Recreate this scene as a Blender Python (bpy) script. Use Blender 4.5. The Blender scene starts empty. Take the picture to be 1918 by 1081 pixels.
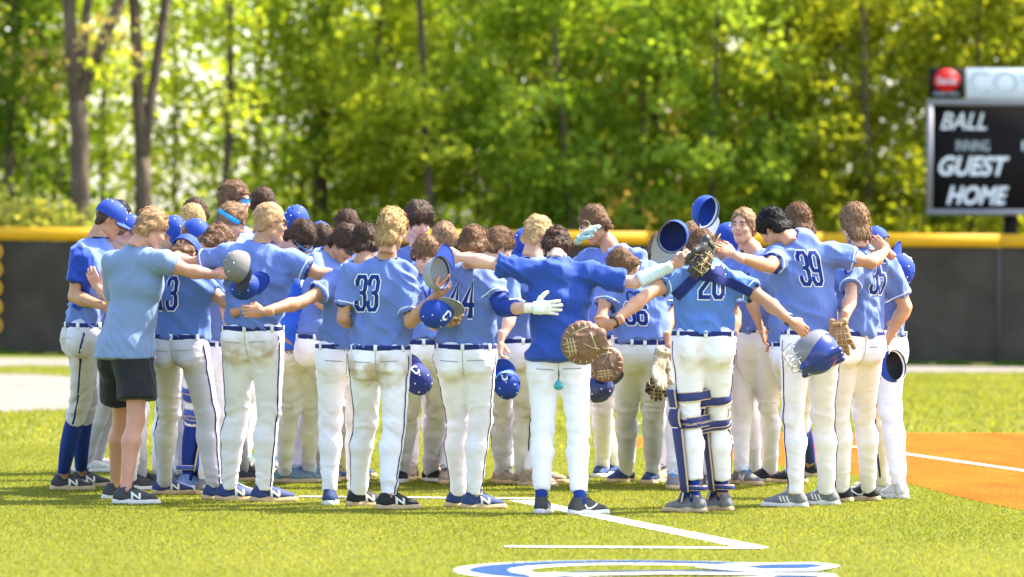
import bpy, math, time
import numpy as np
from mathutils import Matrix, Vector
from mathutils.bvhtree import BVHTree
T0 = time.time()
rng = np.random.default_rng(11)
sc = bpy.context.scene
C = sc.collection

# ------------------------------------------------------------------ camera
FPX, W0, H0, CAMZ = 10656.0, 1918.0, 1081.0, 1.55
ROLL, PITCH = math.radians(0.45), math.atan(60.5 / 10656.0)
fw = Vector((0, math.cos(PITCH), -math.sin(PITCH)))
r0, u0 = Vector((1, 0, 0)), Vector((0, math.sin(PITCH), math.cos(PITCH)))
RR = r0 * math.cos(ROLL) + u0 * math.sin(ROLL)
UU = u0 * math.cos(ROLL) - r0 * math.sin(ROLL)
cam = bpy.data.objects.new('camera', bpy.data.cameras.new('camera'))
C.objects.link(cam)
cam.matrix_world = Matrix(((RR.x, UU.x, -fw.x, 0), (RR.y, UU.y, -fw.y, 0), (RR.z, UU.z, -fw.z, CAMZ), (0, 0, 0, 1)))
cam.data.sensor_width = 36
cam.data.lens = FPX / W0 * 36
cam.data.clip_start, cam.data.clip_end = 1.0, 3000
cam.data.dof.use_dof = True
cam.data.dof.focus_distance = 35.9
cam.data.dof.aperture_fstop = 3.0
sc.camera = cam

# ------------------------------------------------------------------ light
SUN_AZ, SUN_EL = math.radians(18), math.radians(55)      # measured from +X towards +Y
sdir = Vector((math.cos(SUN_AZ) * math.cos(SUN_EL), math.sin(SUN_AZ) * math.cos(SUN_EL), math.sin(SUN_EL)))
world = bpy.data.worlds.new('World'); sc.world = world
world.use_nodes = True
wn = world.node_tree.nodes; wl = world.node_tree.links
sky = wn.new('ShaderNodeTexSky'); sky.sky_type = 'NISHITA'; sky.sun_disc = False
sky.sun_elevation = SUN_EL; sky.sun_rotation = math.pi / 2 - SUN_AZ
sky.dust_density = 2.0; sky.air_density = 1.0
bg = wn['Background']; bg.inputs['Strength'].default_value = 0.15
wl.new(sky.outputs[0], bg.inputs[0])
sun = bpy.data.objects.new('sun', bpy.data.lights.new('sun', 'SUN'))
C.objects.link(sun)
sun.data.energy = 3.7; sun.data.angle = math.radians(0.5); sun.data.color = (1, .93, .81)
sun.rotation_euler = (-sdir).to_track_quat('-Z', 'Y').to_euler()
sc.view_settings.view_transform = 'Standard'
sc.view_settings.look = 'None'
sc.view_settings.exposure = 2.15
sc.view_settings.gamma = 1.0
sc.render.engine = 'CYCLES'
sc.cycles.max_bounces = 8
sc.cycles.use_denoising = True

def at(px, py, D):                       # a point of the photograph at world depth D
    d = fw * FPX + RR * (px - 959) - UU * (py - 540.5)
    return np.array(Vector((0, 0, CAMZ)) + d * (D / d.y))
def gnd(px, py):
    d = fw * FPX + RR * (px - 959) - UU * (py - 540.5)
    return np.array(Vector((0, 0, CAMZ)) + d * (-CAMZ / d.z))

# ------------------------------------------------------------------ numeric tools
def A(*v): return np.array(v, dtype=float)
def nrm(v):
    v = np.asarray(v, float); n = np.linalg.norm(v); return v / n if n > 1e-9 else v
def hsh(i, j, k, s):
    h = (i * 374761393 + j * 668265263 + k * 1274126177 + s * 974711) & 0xffffffff
    h = ((h ^ (h >> 13)) * 1274126177) & 0xffffffff
    return ((h ^ (h >> 16)) & 0xffff) / 65535.0
def noise(P, s=0):
    P = np.asarray(P, float); i = np.floor(P).astype(np.int64); f = P - i; f = f * f * (3 - 2 * f)
    o = 0
    for a in (0, 1):
        for b in (0, 1):
            for c in (0, 1):
                w = (f[:, 0] if a else 1 - f[:, 0]) * (f[:, 1] if b else 1 - f[:, 1]) * (f[:, 2] if c else 1 - f[:, 2])
                o = o + w * hsh(i[:, 0] + a, i[:, 1] + b, i[:, 2] + c, s)
    return o * 2 - 1
def fbm(P, s=0, n=3):
    o, a = 0, 1.0
    for k in range(n):
        o = o + a * noise(P * (2 ** k), s + k); a *= .5
    return o

class Field:
    def __init__(self, lo, hi, h):
        self.lo = np.array(lo, float); self.h = h
        n = np.ceil((np.array(hi) - self.lo) / h).astype(int) + 1
        self.ax = [self.lo[i] + h * np.arange(n[i]) for i in range(3)]
        self.f = np.full(n, .3, np.float32)
    def _sub(self, lo, hi):
        sl = []
        for i in range(3):
            a = int(max(0, math.floor((lo[i] - self.lo[i]) / self.h))); b = int(min(len(self.ax[i]), math.ceil((hi[i] - self.lo[i]) / self.h) + 1))
            if b <= a: return None, None
            sl.append(slice(a, b))
        g = np.meshgrid(*[self.ax[i][sl[i]].astype(np.float32) for i in range(3)], indexing='ij', sparse=True)
        return tuple(sl), g
    def _put(self, sl, d, op, k):
        f = self.f[sl]
        if op == 'u':
            h = np.clip(.5 + .5 * (f - d) / k, 0, 1); self.f[sl] = f + (d - f) * h - k * h * (1 - h)
        else:
            d = -d; h = np.clip(.5 - .5 * (f - d) / k, 0, 1); self.f[sl] = f + (d - f) * h + k * h * (1 - h)
    def seg(self, a, b, ra, rb=None, side=None, asp=1.0, op='u', k=.03, clip=()):
        a = np.asarray(a, float); b = np.asarray(b, float); rb = ra if rb is None else rb
        m = max(ra, rb) * max(asp, 1) + k + 3 * self.h
        sl, g = self._sub(np.minimum(a, b) - m, np.maximum(a, b) + m)
        if sl is None: return self
        ab = b - a; L2 = float(ab @ ab) + 1e-12
        X, Y, Z = g[0] - a[0], g[1] - a[1], g[2] - a[2]
        t = np.clip((X * ab[0] + Y * ab[1] + Z * ab[2]) / L2, 0, 1)
        X = X - t * ab[0]; Y = Y - t * ab[1]; Z = Z - t * ab[2]
        q = X * X + Y * Y + Z * Z
        if side is not None:
            s_ = nrm(side); qs = X * s_[0] + Y * s_[1] + Z * s_[2]
            q = q - qs * qs + (qs / asp) ** 2
        d = np.sqrt(np.maximum(q, 0)) - (ra + (rb - ra) * t)
        for p, n in clip:
            n = nrm(n); d = np.maximum(d, (g[0] - p[0]) * n[0] + (g[1] - p[1]) * n[1] + (g[2] - p[2]) * n[2])
        self._put(sl, d.astype(np.float32), op, k); return self
    def ell(self, c, rad, R=None, op='u', k=.03, clip=()):
        c = np.asarray(c, float); m = max(rad) + k + 3 * self.h
        sl, g = self._sub(c - m, c + m)
        if sl is None: return self
        X, Y, Z = g[0] - c[0], g[1] - c[1], g[2] - c[2]
        if R is not None:
            X, Y, Z = (X * R[0][i] + Y * R[1][i] + Z * R[2][i] for i in range(3))
        k0 = np.sqrt((X / rad[0]) ** 2 + (Y / rad[1]) ** 2 + (Z / rad[2]) ** 2)
        d = (k0 - 1) * min(rad) * 1.0 if max(rad) < 2 * min(rad) else (k0 - 1) * (sum(rad) / 3)
        for p, n in clip:
            n = nrm(n); d = np.maximum(d, (g[0] - p[0]) * n[0] + (g[1] - p[1]) * n[1] + (g[2] - p[2]) * n[2])
        self._put(sl, d.astype(np.float32), op, k); return self
    def mesh(self, smooth=1):
        f = self.f; s = f < 0
        s = s.copy(); s[0] = s[-1] = False; s[:, 0] = s[:, -1] = False; s[:, :, 0] = s[:, :, -1] = False
        n = np.array(f.shape) - 1
        cnt = np.zeros(n, np.int8); cor = [(a, b, c) for a in (0, 1) for b in (0, 1) for c in (0, 1)]
        for a, b, c in cor: cnt += s[a:n[0] + a, b:n[1] + b, c:n[2] + c]
        ijk = np.argwhere((cnt > 0) & (cnt < 8))
        ids = -np.ones(n, np.int64); ids[tuple(ijk.T)] = np.arange(len(ijk))
        fc = np.stack([f[tuple((ijk + c).T)] for c in cor], 1); ss = np.stack([s[tuple((ijk + c).T)] for c in cor], 1)
        acc = np.zeros((len(ijk), 3)); w = np.zeros(len(ijk)); ca = np.array(cor, float)
        for a in range(8):
            for b in range(a + 1, 8):
                if abs(ca[a] - ca[b]).sum() != 1: continue
                x = ss[:, a] != ss[:, b]
                t = np.clip(fc[:, a] / (fc[:, a] - fc[:, b] + 1e-12), .02, .98)
                acc += x[:, None] * (ca[a] + t[:, None] * (ca[b] - ca[a])); w += x
        V = self.lo + self.h * (ijk + acc / np.maximum(w, 1)[:, None])
        Q = []
        for ax in range(3):
            o1, o2 = [(1, 2), (2, 0), (0, 1)][ax]
            s0 = np.take(s, range(0, f.shape[ax] - 1), ax); s1 = np.take(s, range(1, f.shape[ax]), ax)
            e = np.argwhere(s0 != s1)
            e = e[(e[:, o1] > 0) & (e[:, o2] > 0) & (e[:, o1] < n[o1]) & (e[:, o2] < n[o2])]
            if not len(e): continue
            fl = s0[tuple(e.T)]
            d1 = np.zeros(3, int); d1[o1] = 1; d2 = np.zeros(3, int); d2[o2] = 1
            q = np.stack([ids[tuple((e - d1 - d2).T)], ids[tuple((e - d2).T)], ids[tuple(e.T)], ids[tuple((e - d1).T)]], 1)
            q[~fl] = q[~fl][:, ::-1]; Q.append(q)
        Q = np.concatenate(Q); Q = Q[(Q >= 0).all(1)]
        for _ in range(smooth): V = relax(V, Q, .5)
        return V, Q
def relax(V, Q, lam):
    n = len(V); S = np.zeros((n, 3)); c = np.zeros(n)
    for k in range(4):
        a, b = Q[:, k], Q[:, (k + 1) % 4]
        for i in range(3): S[:, i] += np.bincount(a, V[b, i], n)
        c += np.bincount(a, minlength=n)
    m = c > 0
    V = V.copy(); V[m] += lam * (S[m] / c[m][:, None] - V[m]); return V
def vnorm(V, Q):
    fn = np.cross(V[Q[:, 2]] - V[Q[:, 0]], V[Q[:, -1]] - V[Q[:, 1]]); N = np.zeros_like(V)
    for k in range(Q.shape[1]):
        for i in range(3): N[:, i] += np.bincount(Q[:, k], fn[:, i], len(V))
    return N / (np.linalg.norm(N, axis=1)[:, None] + 1e-12)
def join(parts):                          # [(V,F)] -> (V,F)
    V, F, o = [], [], 0
    for v, f in parts:
        V.append(v); F.append(f + o); o += len(v)
    return np.concatenate(V), np.concatenate(F)
def xf(V, M):
    M = np.array(M); return V @ M[:3, :3].T + M[:3, 3]
def mat4(x, y, z, o, s=1.0):
    M = np.eye(4); M[:3, 0] = np.asarray(x) * s; M[:3, 1] = np.asarray(y) * s; M[:3, 2] = np.asarray(z) * s; M[:3, 3] = o; return M
def frame(z, y):                          # orthonormal, z kept, y close
    z = nrm(z); y = np.asarray(y, float); y = nrm(y - z * (y @ z)); return np.cross(y, z), y, z

def mesh_data(name, V, F, mat=None, smooth=True, cols=None):
    me = bpy.data.meshes.new(name)
    Fs = F if isinstance(F, list) and len(F) and isinstance(F[0], np.ndarray) and F[0].ndim == 2 else [np.asarray(F)]
    V = np.asarray(V, np.float32)
    me.vertices.add(len(V)); me.vertices.foreach_set('co', V.ravel())
    nl = sum(f.size for f in Fs); me.loops.add(nl)
    me.loops.foreach_set('vertex_index', np.concatenate([f.ravel() for f in Fs]).astype(np.int32))
    st, o = [], 0
    for f in Fs:
        st.append(o + np.arange(len(f)) * f.shape[1]); o += f.size
    st = np.concatenate(st).astype(np.int32)
    me.polygons.add(len(st)); me.polygons.foreach_set('loop_start', st)
    if smooth: me.polygons.foreach_set('use_smooth', np.ones(len(st), bool))
    if cols is not None:
        at_ = me.color_attributes.new('col', 'FLOAT_COLOR', 'POINT')
        cc = np.ones((len(V), 4), np.float32); cc[:, :3] = cols; at_.data.foreach_set('color', cc.ravel())
    if mat: me.materials.append(mat)
    me.update(calc_edges=True); me.validate(); return me
def link(name, me, parent=None, M=None, mat=None, **props):
    o = bpy.data.objects.new(name, me); C.objects.link(o)
    if parent is not None: o.parent = parent
    if M is not None: o.matrix_basis = Matrix(np.asarray(M).tolist())
    if mat is not None:
        o.material_slots[0].link = 'OBJECT'; o.material_slots[0].material = mat
    for k, v in props.items(): o[k] = v
    return o
def mk(name, V, F, mat, parent=None, smooth=True, cols=None, **props):
    if parent is not None and parent.type == 'EMPTY' and parent.get('_abs'):
        V = np.asarray(V) - np.array(parent.location)
    return link(name, mesh_data(name, V, F, mat, smooth, cols), parent, **props)
def thing(name, loc, label, cat, group=None):
    o = bpy.data.objects.new(name, None); C.objects.link(o); o.location = loc
    o.empty_display_size = .1
    o['label'] = label; o['category'] = cat
    if group: o['group'] = group
    return o

# ------------------------------------------------------------------ simple shapes
def box(c, s, R=None):
    x, y, z = [v / 2 for v in s]
    V = A([-x, -y, -z], [x, -y, -z], [x, y, -z], [-x, y, -z], [-x, -y, z], [x, -y, z], [x, y, z], [-x, y, z])
    if R is not None: V = V @ np.array(R).T
    F = np.array([[0, 3, 2, 1], [4, 5, 6, 7], [0, 1, 5, 4], [1, 2, 6, 5], [2, 3, 7, 6], [3, 0, 4, 7]])
    return V + np.asarray(c, float), F
def tube(P, r, n=8, closed=False, cap=True):
    P = np.asarray(P, float); m = len(P); r = np.full(m, r) if np.isscalar(r) else np.asarray(r)
    T = np.gradient(P, axis=0)
    if closed: T = np.roll(P, -1, 0) - np.roll(P, 1, 0)
    T = T / (np.linalg.norm(T, axis=1)[:, None] + 1e-12)
    up = A(0, 0, 1) if abs(T[0][2]) < .9 else A(1, 0, 0)
    V = []; x = nrm(np.cross(up, T[0]))
    for i in range(m):
        x = nrm(x - T[i] * (x @ T[i])); y = np.cross(T[i], x)
        a = np.arange(n) * 2 * math.pi / n
        V.append(P[i] + r[i] * (np.cos(a)[:, None] * x + np.sin(a)[:, None] * y))
    V = np.concatenate(V); F = []
    for i in range(m if closed else m - 1):
        j = (i + 1) % m
        for k in range(n):
            l = (k + 1) % n; F.append([i * n + k, i * n + l, j * n + l, j * n + k])
    if cap and not closed:
        V = np.concatenate([V, P[:1], P[-1:]]); a, b = m * n, m * n + 1
        for k in range(0, n, 2):
            F.append([a, (k + 2) % n, k + 1, k]); F.append([b, (m - 1) * n + k, (m - 1) * n + k + 1, (m - 1) * n + (k + 2) % n])
    return V, np.array(F)
def band(P, N, U, w, t=.003, closed=True):     # flat strap: points, outward normals, width direction
    P, N = np.asarray(P), np.asarray(N); m = len(P); U = np.broadcast_to(U, P.shape)
    V = np.concatenate([P + U * w / 2 + N * t * .3, P + U * w * .42 + N * t, P - U * w * .42 + N * t, P - U * w / 2 + N * t * .3, P - U * w / 2 - N * t, P + U * w / 2 - N * t])
    F = []
    for i in range(m if closed else m - 1):
        j = (i + 1) % m
        for k in range(6):
            l = (k + 1) % 6; F.append([k * m + i, l * m + i, l * m + j, k * m + j])
    return V, np.array(F)

# ------------------------------------------------------------------ materials
def newmat(name):
    m = bpy.data.materials.new(name); m.use_nodes = True
    return m, m.node_tree.nodes, m.node_tree.links, m.node_tree.nodes['Principled BSDF']
def surf(name, col=None, rough=.8, attr=False, bump=0, bscale=200, stretch=(1, 1, 1), spec=.3, var=0, vscale=5, metal=0, sss=0, sheen=0, bdist=.004, detail=4, distort=0):
    m, n, l, p = newmat(name)
    p.inputs['Roughness'].default_value = rough; p.inputs['Metallic'].default_value = metal
    p.inputs['Specular IOR Level'].default_value = spec
    if sheen: p.inputs['Sheen Weight'].default_value = sheen
    if sss:
        p.inputs['Subsurface Weight'].default_value = sss; p.inputs['Subsurface Radius'].default_value = (.012, .005, .003); p.inputs['Subsurface Scale'].default_value = 1
    tc = n.new('ShaderNodeTexCoord')
    src = None
    if attr:
        a = n.new('ShaderNodeAttribute'); a.attribute_name = 'col'; src = a.outputs['Color']
    else:
        p.inputs['Base Color'].default_value = (*col, 1)
    if var:
        nz = n.new('ShaderNodeTexNoise'); nz.inputs['Scale'].default_value = vscale; nz.inputs['Detail'].default_value = 5
        l.new(tc.outputs['Object'], nz.inputs['Vector'])
        mr = n.new('ShaderNodeMapRange'); mr.inputs[1].default_value = .3; mr.inputs[2].default_value = .7
        mr.inputs[3].default_value = 1 - var; mr.inputs[4].default_value = 1 + var; l.new(nz.outputs[0], mr.inputs[0])
        mx = n.new('ShaderNodeVectorMath'); mx.operation = 'SCALE'; l.new(mr.outputs[0], mx.inputs['Scale'])
        if src is None: mx.inputs[0].default_value = col
        else: l.new(src, mx.inputs[0])
        src = mx.outputs[0]
    if src is not None: l.new(src, p.inputs['Base Color'])
    if bump:
        mp = n.new('ShaderNodeMapping'); mp.inputs['Scale'].default_value = stretch; l.new(tc.outputs['Object'], mp.inputs[0])
        nb = n.new('ShaderNodeTexNoise'); nb.inputs['Scale'].default_value = bscale; nb.inputs['Detail'].default_value = detail; nb.inputs['Distortion'].default_value = distort
        l.new(mp.outputs[0], nb.inputs['Vector'])
        b = n.new('ShaderNodeBump'); b.inputs['Strength'].default_value = bump; b.inputs['Distance'].default_value = bdist
        l.new(nb.outputs[0], b.inputs['Height']); l.new(b.outputs[0], p.inputs['Normal'])
    return m
M_cloth = surf('jersey_cloth', attr=True, rough=.75, bump=.55, bscale=9, stretch=(1, 1, .35), bdist=.03, detail=1.5, distort=1.2, spec=.25, sheen=.1)
M_pants = surf('trouser_cloth', attr=True, rough=.8, bump=.28, bscale=6, stretch=(1, 1, 2.2), bdist=.03, detail=1.0, distort=1.0, spec=.2, var=.03, vscale=9)
M_skin = surf('skin', attr=True, rough=.5, bump=.15, bscale=120, spec=.4, sss=.25, var=.06, vscale=14)
def hairmat(name, col): return surf(name, col, rough=.5, bump=.8, bscale=90, stretch=(1, .35, .35), bdist=.006, spec=.12, var=.35, vscale=45)
HAIR = dict(black=hairmat('black_hair', (.012, .010, .009)), dark=hairmat('dark_brown_hair', (.060, .033, .019)),
            brown=hairmat('brown_hair', (.15, .080, .040)), light=hairmat('light_brown_hair', (.24, .14, .07)),
            blond=hairmat('blond_hair', (.46, .29, .12)), sandy=hairmat('sandy_hair', (.36, .21, .10)))
ROYAL, NAVY, SKYB = (.012, .045, .28), (.012, .02, .12), (.120, .180, .43)
M_royal = surf('royal_cloth', ROYAL, rough=.7, bump=.3, bscale=300, spec=.3)
M_navy = surf('navy_cloth', NAVY, rough=.75, bump=.3, bscale=300)
M_knit = surf('royal_knit', (.012, .035, .22), rough=.9, bump=.5, bscale=400, stretch=(1, 1, .1))
M_dknit = surf('navy_knit', (.008, .028, .17), rough=.9, bump=.5, bscale=400, stretch=(1, 1, .1))
M_white = surf('white_cloth', (.78, .78, .76), rough=.8, bump=.3, bscale=200)
M_cream = surf('cream_leather', (.72, .68, .55), rough=.65, bump=.5, bscale=90, var=.08, vscale=30)
M_grey = surf('grey_mesh_cloth', (.30, .30, .31), rough=.85, bump=.3, bscale=400)
M_taupe = surf('taupe_cloth', (.17, .155, .14), rough=.85, bump=.3, bscale=300)
M_black = surf('black_cloth', (.012, .012, .013), rough=.7, bump=.4, bscale=60, spec=.4)
M_rubber = surf('black_rubber', (.02, .02, .02), rough=.6)
M_lens = surf('dark_lens', (.01, .02, .06), rough=.08, spec=.8)
M_redlens = surf('red_lens', (.25, .02, .015), rough=.08, spec=.8)
M_cylens = surf('cyan_lens', (.05, .3, .6), rough=.1, spec=.8)
M_wplastic = surf('white_plastic', (.8, .8, .8), rough=.35)
M_bplastic = surf('black_plastic', (.02, .02, .022), rough=.35)
M_steel = surf('painted_wire', (.5, .5, .52), rough=.35, metal=.4)
M_gplastic = surf('grey_plastic', (.16, .16, .17), rough=.3, spec=.6)
M_rplastic = surf('royal_plastic', (.012, .03, .19), rough=.25, spec=.6)
M_nplastic = surf('navy_plastic', (.012, .018, .1), rough=.2, spec=.6)
M_tan = surf('tan_leather', (.42, .27, .13), rough=.6, bump=.4, bscale=90)
M_brownl = surf('brown_leather', (.17, .085, .045), rough=.5, bump=.5, bscale=60, var=.25, vscale=25, spec=.5)
M_darkl = surf('dark_leather', (.035, .03, .026), rough=.5, bump=.5, bscale=60, var=.25, vscale=25, spec=.5)
M_orl = surf('orange_brown_leather', (.30, .15, .05), rough=.5, bump=.5, bscale=60, var=.3, vscale=25, spec=.5)
M_teall = surf('pale_teal_leather', (.28, .42, .38), rough=.55, bump=.5, bscale=60, var=.1, vscale=25)
M_lace = surf('rawhide_lace', (.55, .40, .22), rough=.7)
M_shade = surf('pale_blue_sleeve', (.62, .74, .74), rough=.85, bump=.6, bscale=60, stretch=(3, 3, 1))
M_band = surf('bright_blue_band', (.02, .32, .75), rough=.7)
M_teal = surf('teal_plastic', (.02, .28, .30), rough=.15, spec=.7)
M_sole_tan = surf('tan_midsole', (.5, .34, .18), rough=.7, var=.2, vscale=30)
M_sole_w = surf('pale_midsole', (.6, .56, .48), rough=.7, var=.15, vscale=30)
SHOE = dict(charcoal=surf('charcoal_mesh', (.05, .048, .047), rough=.8, bump=.5, bscale=300, var=.2, vscale=40),
            navy=surf('navy_mesh', (.025, .045, .13), rough=.7, bump=.5, bscale=300, var=.2, vscale=40),
            black=surf('black_mesh', (.015, .015, .016), rough=.7, bump=.5, bscale=300, var=.2, vscale=40),
            grey=surf('grey_mesh', (.17, .165, .16), rough=.8, bump=.5, bscale=300, var=.2, vscale=40),
            tan=surf('dusty_tan_mesh', (.33, .24, .16), rough=.85, bump=.5, bscale=300, var=.25, vscale=40),
            teal=surf('grey_teal_mesh', (.13, .21, .23), rough=.8, bump=.5, bscale=300, var=.2, vscale=40),
            blue=surf('dusty_blue_mesh', (.13, .20, .40), rough=.8, bump=.5, bscale=300, var=.2, vscale=40),
            bone=surf('bone_mesh', (.55, .52, .46), rough=.8, bump=.5, bscale=300, var=.2, vscale=40))
# ------------------------------------------------------------------ ground
def gmat(name, c1, c2, sc1=2.0, stretch=(1, 1, 1), rough=.95, bump=0, c3=None, fine=40):
    m, n, l, p = newmat(name); p.inputs['Roughness'].default_value = rough; p.inputs['Specular IOR Level'].default_value = .03
    tc = n.new('ShaderNodeTexCoord'); mp = n.new('ShaderNodeMapping'); mp.inputs['Scale'].default_value = stretch
    l.new(tc.outputs['Object'], mp.inputs[0])
    a = n.new('ShaderNodeTexNoise'); a.inputs['Scale'].default_value = sc1; a.inputs['Detail'].default_value = 6; a.inputs['Roughness'].default_value = .65
    b = n.new('ShaderNodeTexNoise'); b.inputs['Scale'].default_value = fine; b.inputs['Detail'].default_value = 3
    l.new(mp.outputs[0], a.inputs[0]); l.new(mp.outputs[0], b.inputs[0])
    md = n.new('ShaderNodeMath'); md.operation = 'ADD'; l.new(a.outputs[0], md.inputs[0]); l.new(b.outputs[0], md.inputs[1])
    cr = n.new('ShaderNodeValToRGB'); cr.color_ramp.elements[0].position = .7; cr.color_ramp.elements[1].position = 1.3 / 1.0 if False else 1.0
    mr = n.new('ShaderNodeMapRange'); mr.inputs[1].default_value = .6; mr.inputs[2].default_value = 1.4; l.new(md.outputs[0], mr.inputs[0])
    cr.color_ramp.elements[0].position = .1; cr.color_ramp.elements[1].position = .9
    cr.color_ramp.elements[0].color = (*c1, 1); cr.color_ramp.elements[1].color = (*c2, 1)
    l.new(mr.outputs[0], cr.inputs[0]); l.new(cr.outputs[0], p.inputs['Base Color'])
    if bump:
        bb = n.new('ShaderNodeBump'); bb.inputs['Strength'].default_value = bump; bb.inputs['Distance'].default_value = .02
        l.new(md.outputs[0], bb.inputs['Height']); l.new(bb.outputs[0], p.inputs['Normal'])
    return m
M_turf = gmat('turf', (.088, .102, .012), (.125, .134, .024), 1.2, (1, .35, 1), bump=.5)
M_sand = gmat('pale_grit', (.15, .134, .112), (.19, .17, .145), 1.5, (1, .4, 1), fine=120)
M_clay = gmat('orange_clay', (.22, .042, .002), (.42, .105, .006), 2.2, (1, .3, 1), fine=40, bump=.8)
M_paint = gmat('white_line_paint', (.50, .52, .44), (.66, .66, .60), 8, fine=200)
M_bpaint = gmat('blue_line_paint', (.015, .035, .10), (.03, .07, .16), 12, fine=200)

def sheet(name, pts, z, mat, **kw):
    V = np.array([[p[0], p[1], z] for p in pts]); me = bpy.data.meshes.new(name)
    me.from_pydata(V.tolist(), [], [list(range(len(V)))]); me.materials.append(mat); me.update()
    if me.polygons[0].normal.z < 0: me.flip_normals()
    return link(name, me, None, **kw)
def grid_sheet(name, x0, x1, y0, y1, z, mat):
    return sheet(name, [(x0, y0), (x1, y0), (x1, y1), (x0, y1)], z, mat, kind='structure')
grid_sheet('ground', -600, 600, -80, 1400, 0, M_turf)
def gpx(pts): return [gnd(*p)[:2] for p in pts]
def smooth_poly(pts, n=8):
    P = np.array(pts); out = []
    m = len(P)
    for i in range(m - 1):
        p0, p1, p2, p3 = P[max(i - 1, 0)], P[i], P[i + 1], P[min(i + 2, m - 1)]
        for t in np.arange(n) / n:
            out.append(.5 * (2 * p1 + (p2 - p0) * t + (2 * p0 - 5 * p1 + 4 * p2 - p3) * t * t + (3 * p1 - p0 - 3 * p2 + p3) * t ** 3))
    out.append(P[-1]); return [tuple(q) for q in out]
track = smooth_poly([(-900, 800), (0, 772), (140, 766), (260, 748), (380, 724), (520, 708), (800, 701), (1200, 699), (1918, 699), (2600, 701)]) + [(2600, 691), (1918, 688), (959, 678), (0, 671), (-900, 664)]
TRACK = gpx(track); sheet('warning_track', TRACK, .004, M_sand, kind='structure')
STRIP = gpx(smooth_poly([(-300, 705), (0, 701), (80, 703), (150, 708), (230, 712)]) + smooth_poly([(300, 700), (200, 690), (100, 686), (0, 687), (-300, 690)]))
sheet('grass_strip', STRIP, .008, M_turf, kind='structure')
dirt = smooth_poly([(1150, 826), (1260, 815), (1400, 812), (1690, 812), (1918, 812), (2500, 813)]) + smooth_poly([(2500, 1075), (2200, 1010), (1918, 957), (1800, 932), (1700, 906), (1560, 884), (1400, 866), (1250, 846), (1150, 830)])
DIRT = gpx(dirt); sheet('infield_dirt', DIRT, .004, M_clay, kind='structure')
def pathline(name, pts, wid, mat=M_paint, z=.004):
    P = np.array(gpx(pts)); T = np.gradient(P, axis=0); T /= np.linalg.norm(T, axis=1)[:, None]
    N = np.stack([-T[:, 1], T[:, 0]], 1); w = np.asarray(wid).reshape(-1, 1) / 2 if not np.isscalar(wid) else wid / 2
    poly = np.concatenate([P + N * w, (P - N * w)[::-1]]); sheet(name, poly, z, mat, kind='structure'); return poly
def lerp_px(a, b, n): return [(a[0] + (b[0] - a[0]) * i / (n - 1), a[1] + (b[1] - a[1]) * i / (n - 1)) for i in range(n)]
PAINT = []
pathline('foul_line', lerp_px((1600, 838), (2300, 938), 8), .08, z=.008)
PAINT.append(pathline('chalk_line', lerp_px((975, 938), (1415, 1027), 8), .16))
PAINT.append(pathline('chalk_line', lerp_px((560, 932), (1005, 936), 8), .16, z=.008))
PAINT.append(pathline('chalk_line', lerp_px((945, 1026), (1430, 1029), 6), .11, z=.008))
pathline('chalk_line', lerp_px((1085, 790), (1460, 803), 4), .16)
# painted letter on the turf: thick round C, seen very flat
lc = gnd(1222, 1072)[:2]
def arc(r, a0, a1, n=60, sx=.95): return [(lc[0] + sx * r * math.cos(a), lc[1] + r * math.sin(a)) for a in np.linspace(a0, a1, n)]
def ringpoly(ro, ri, a0, a1): return np.array(arc(ro, a0, a1) + arc(ri, a1, a0))
g0, g1 = math.radians(-330), math.radians(-30) 
LW1 = ringpoly(1.03, .64, math.radians(22), math.radians(338)); LB = ringpoly(.95, .75, math.radians(26), math.radians(334))
sheet('painted_letter', LW1, .004, M_paint, kind='structure'); sheet('painted_letter_blue', LB, .008, M_bpaint, kind='structure')
SW = np.array(gpx([(1300, 1066), (1380, 1060), (1530, 1058), (1575, 1064), (1530, 1073), (1400, 1074)]))
SB = np.array(gpx([(1390, 1066), (1440, 1062), (1520, 1061), (1550, 1065), (1510, 1070), (1430, 1071)]))
sheet('painted_letter_serif', SW, .012, M_paint, kind='structure'); sheet('painted_letter_serif_blue', SB, .016, M_bpaint, kind='structure')

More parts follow.
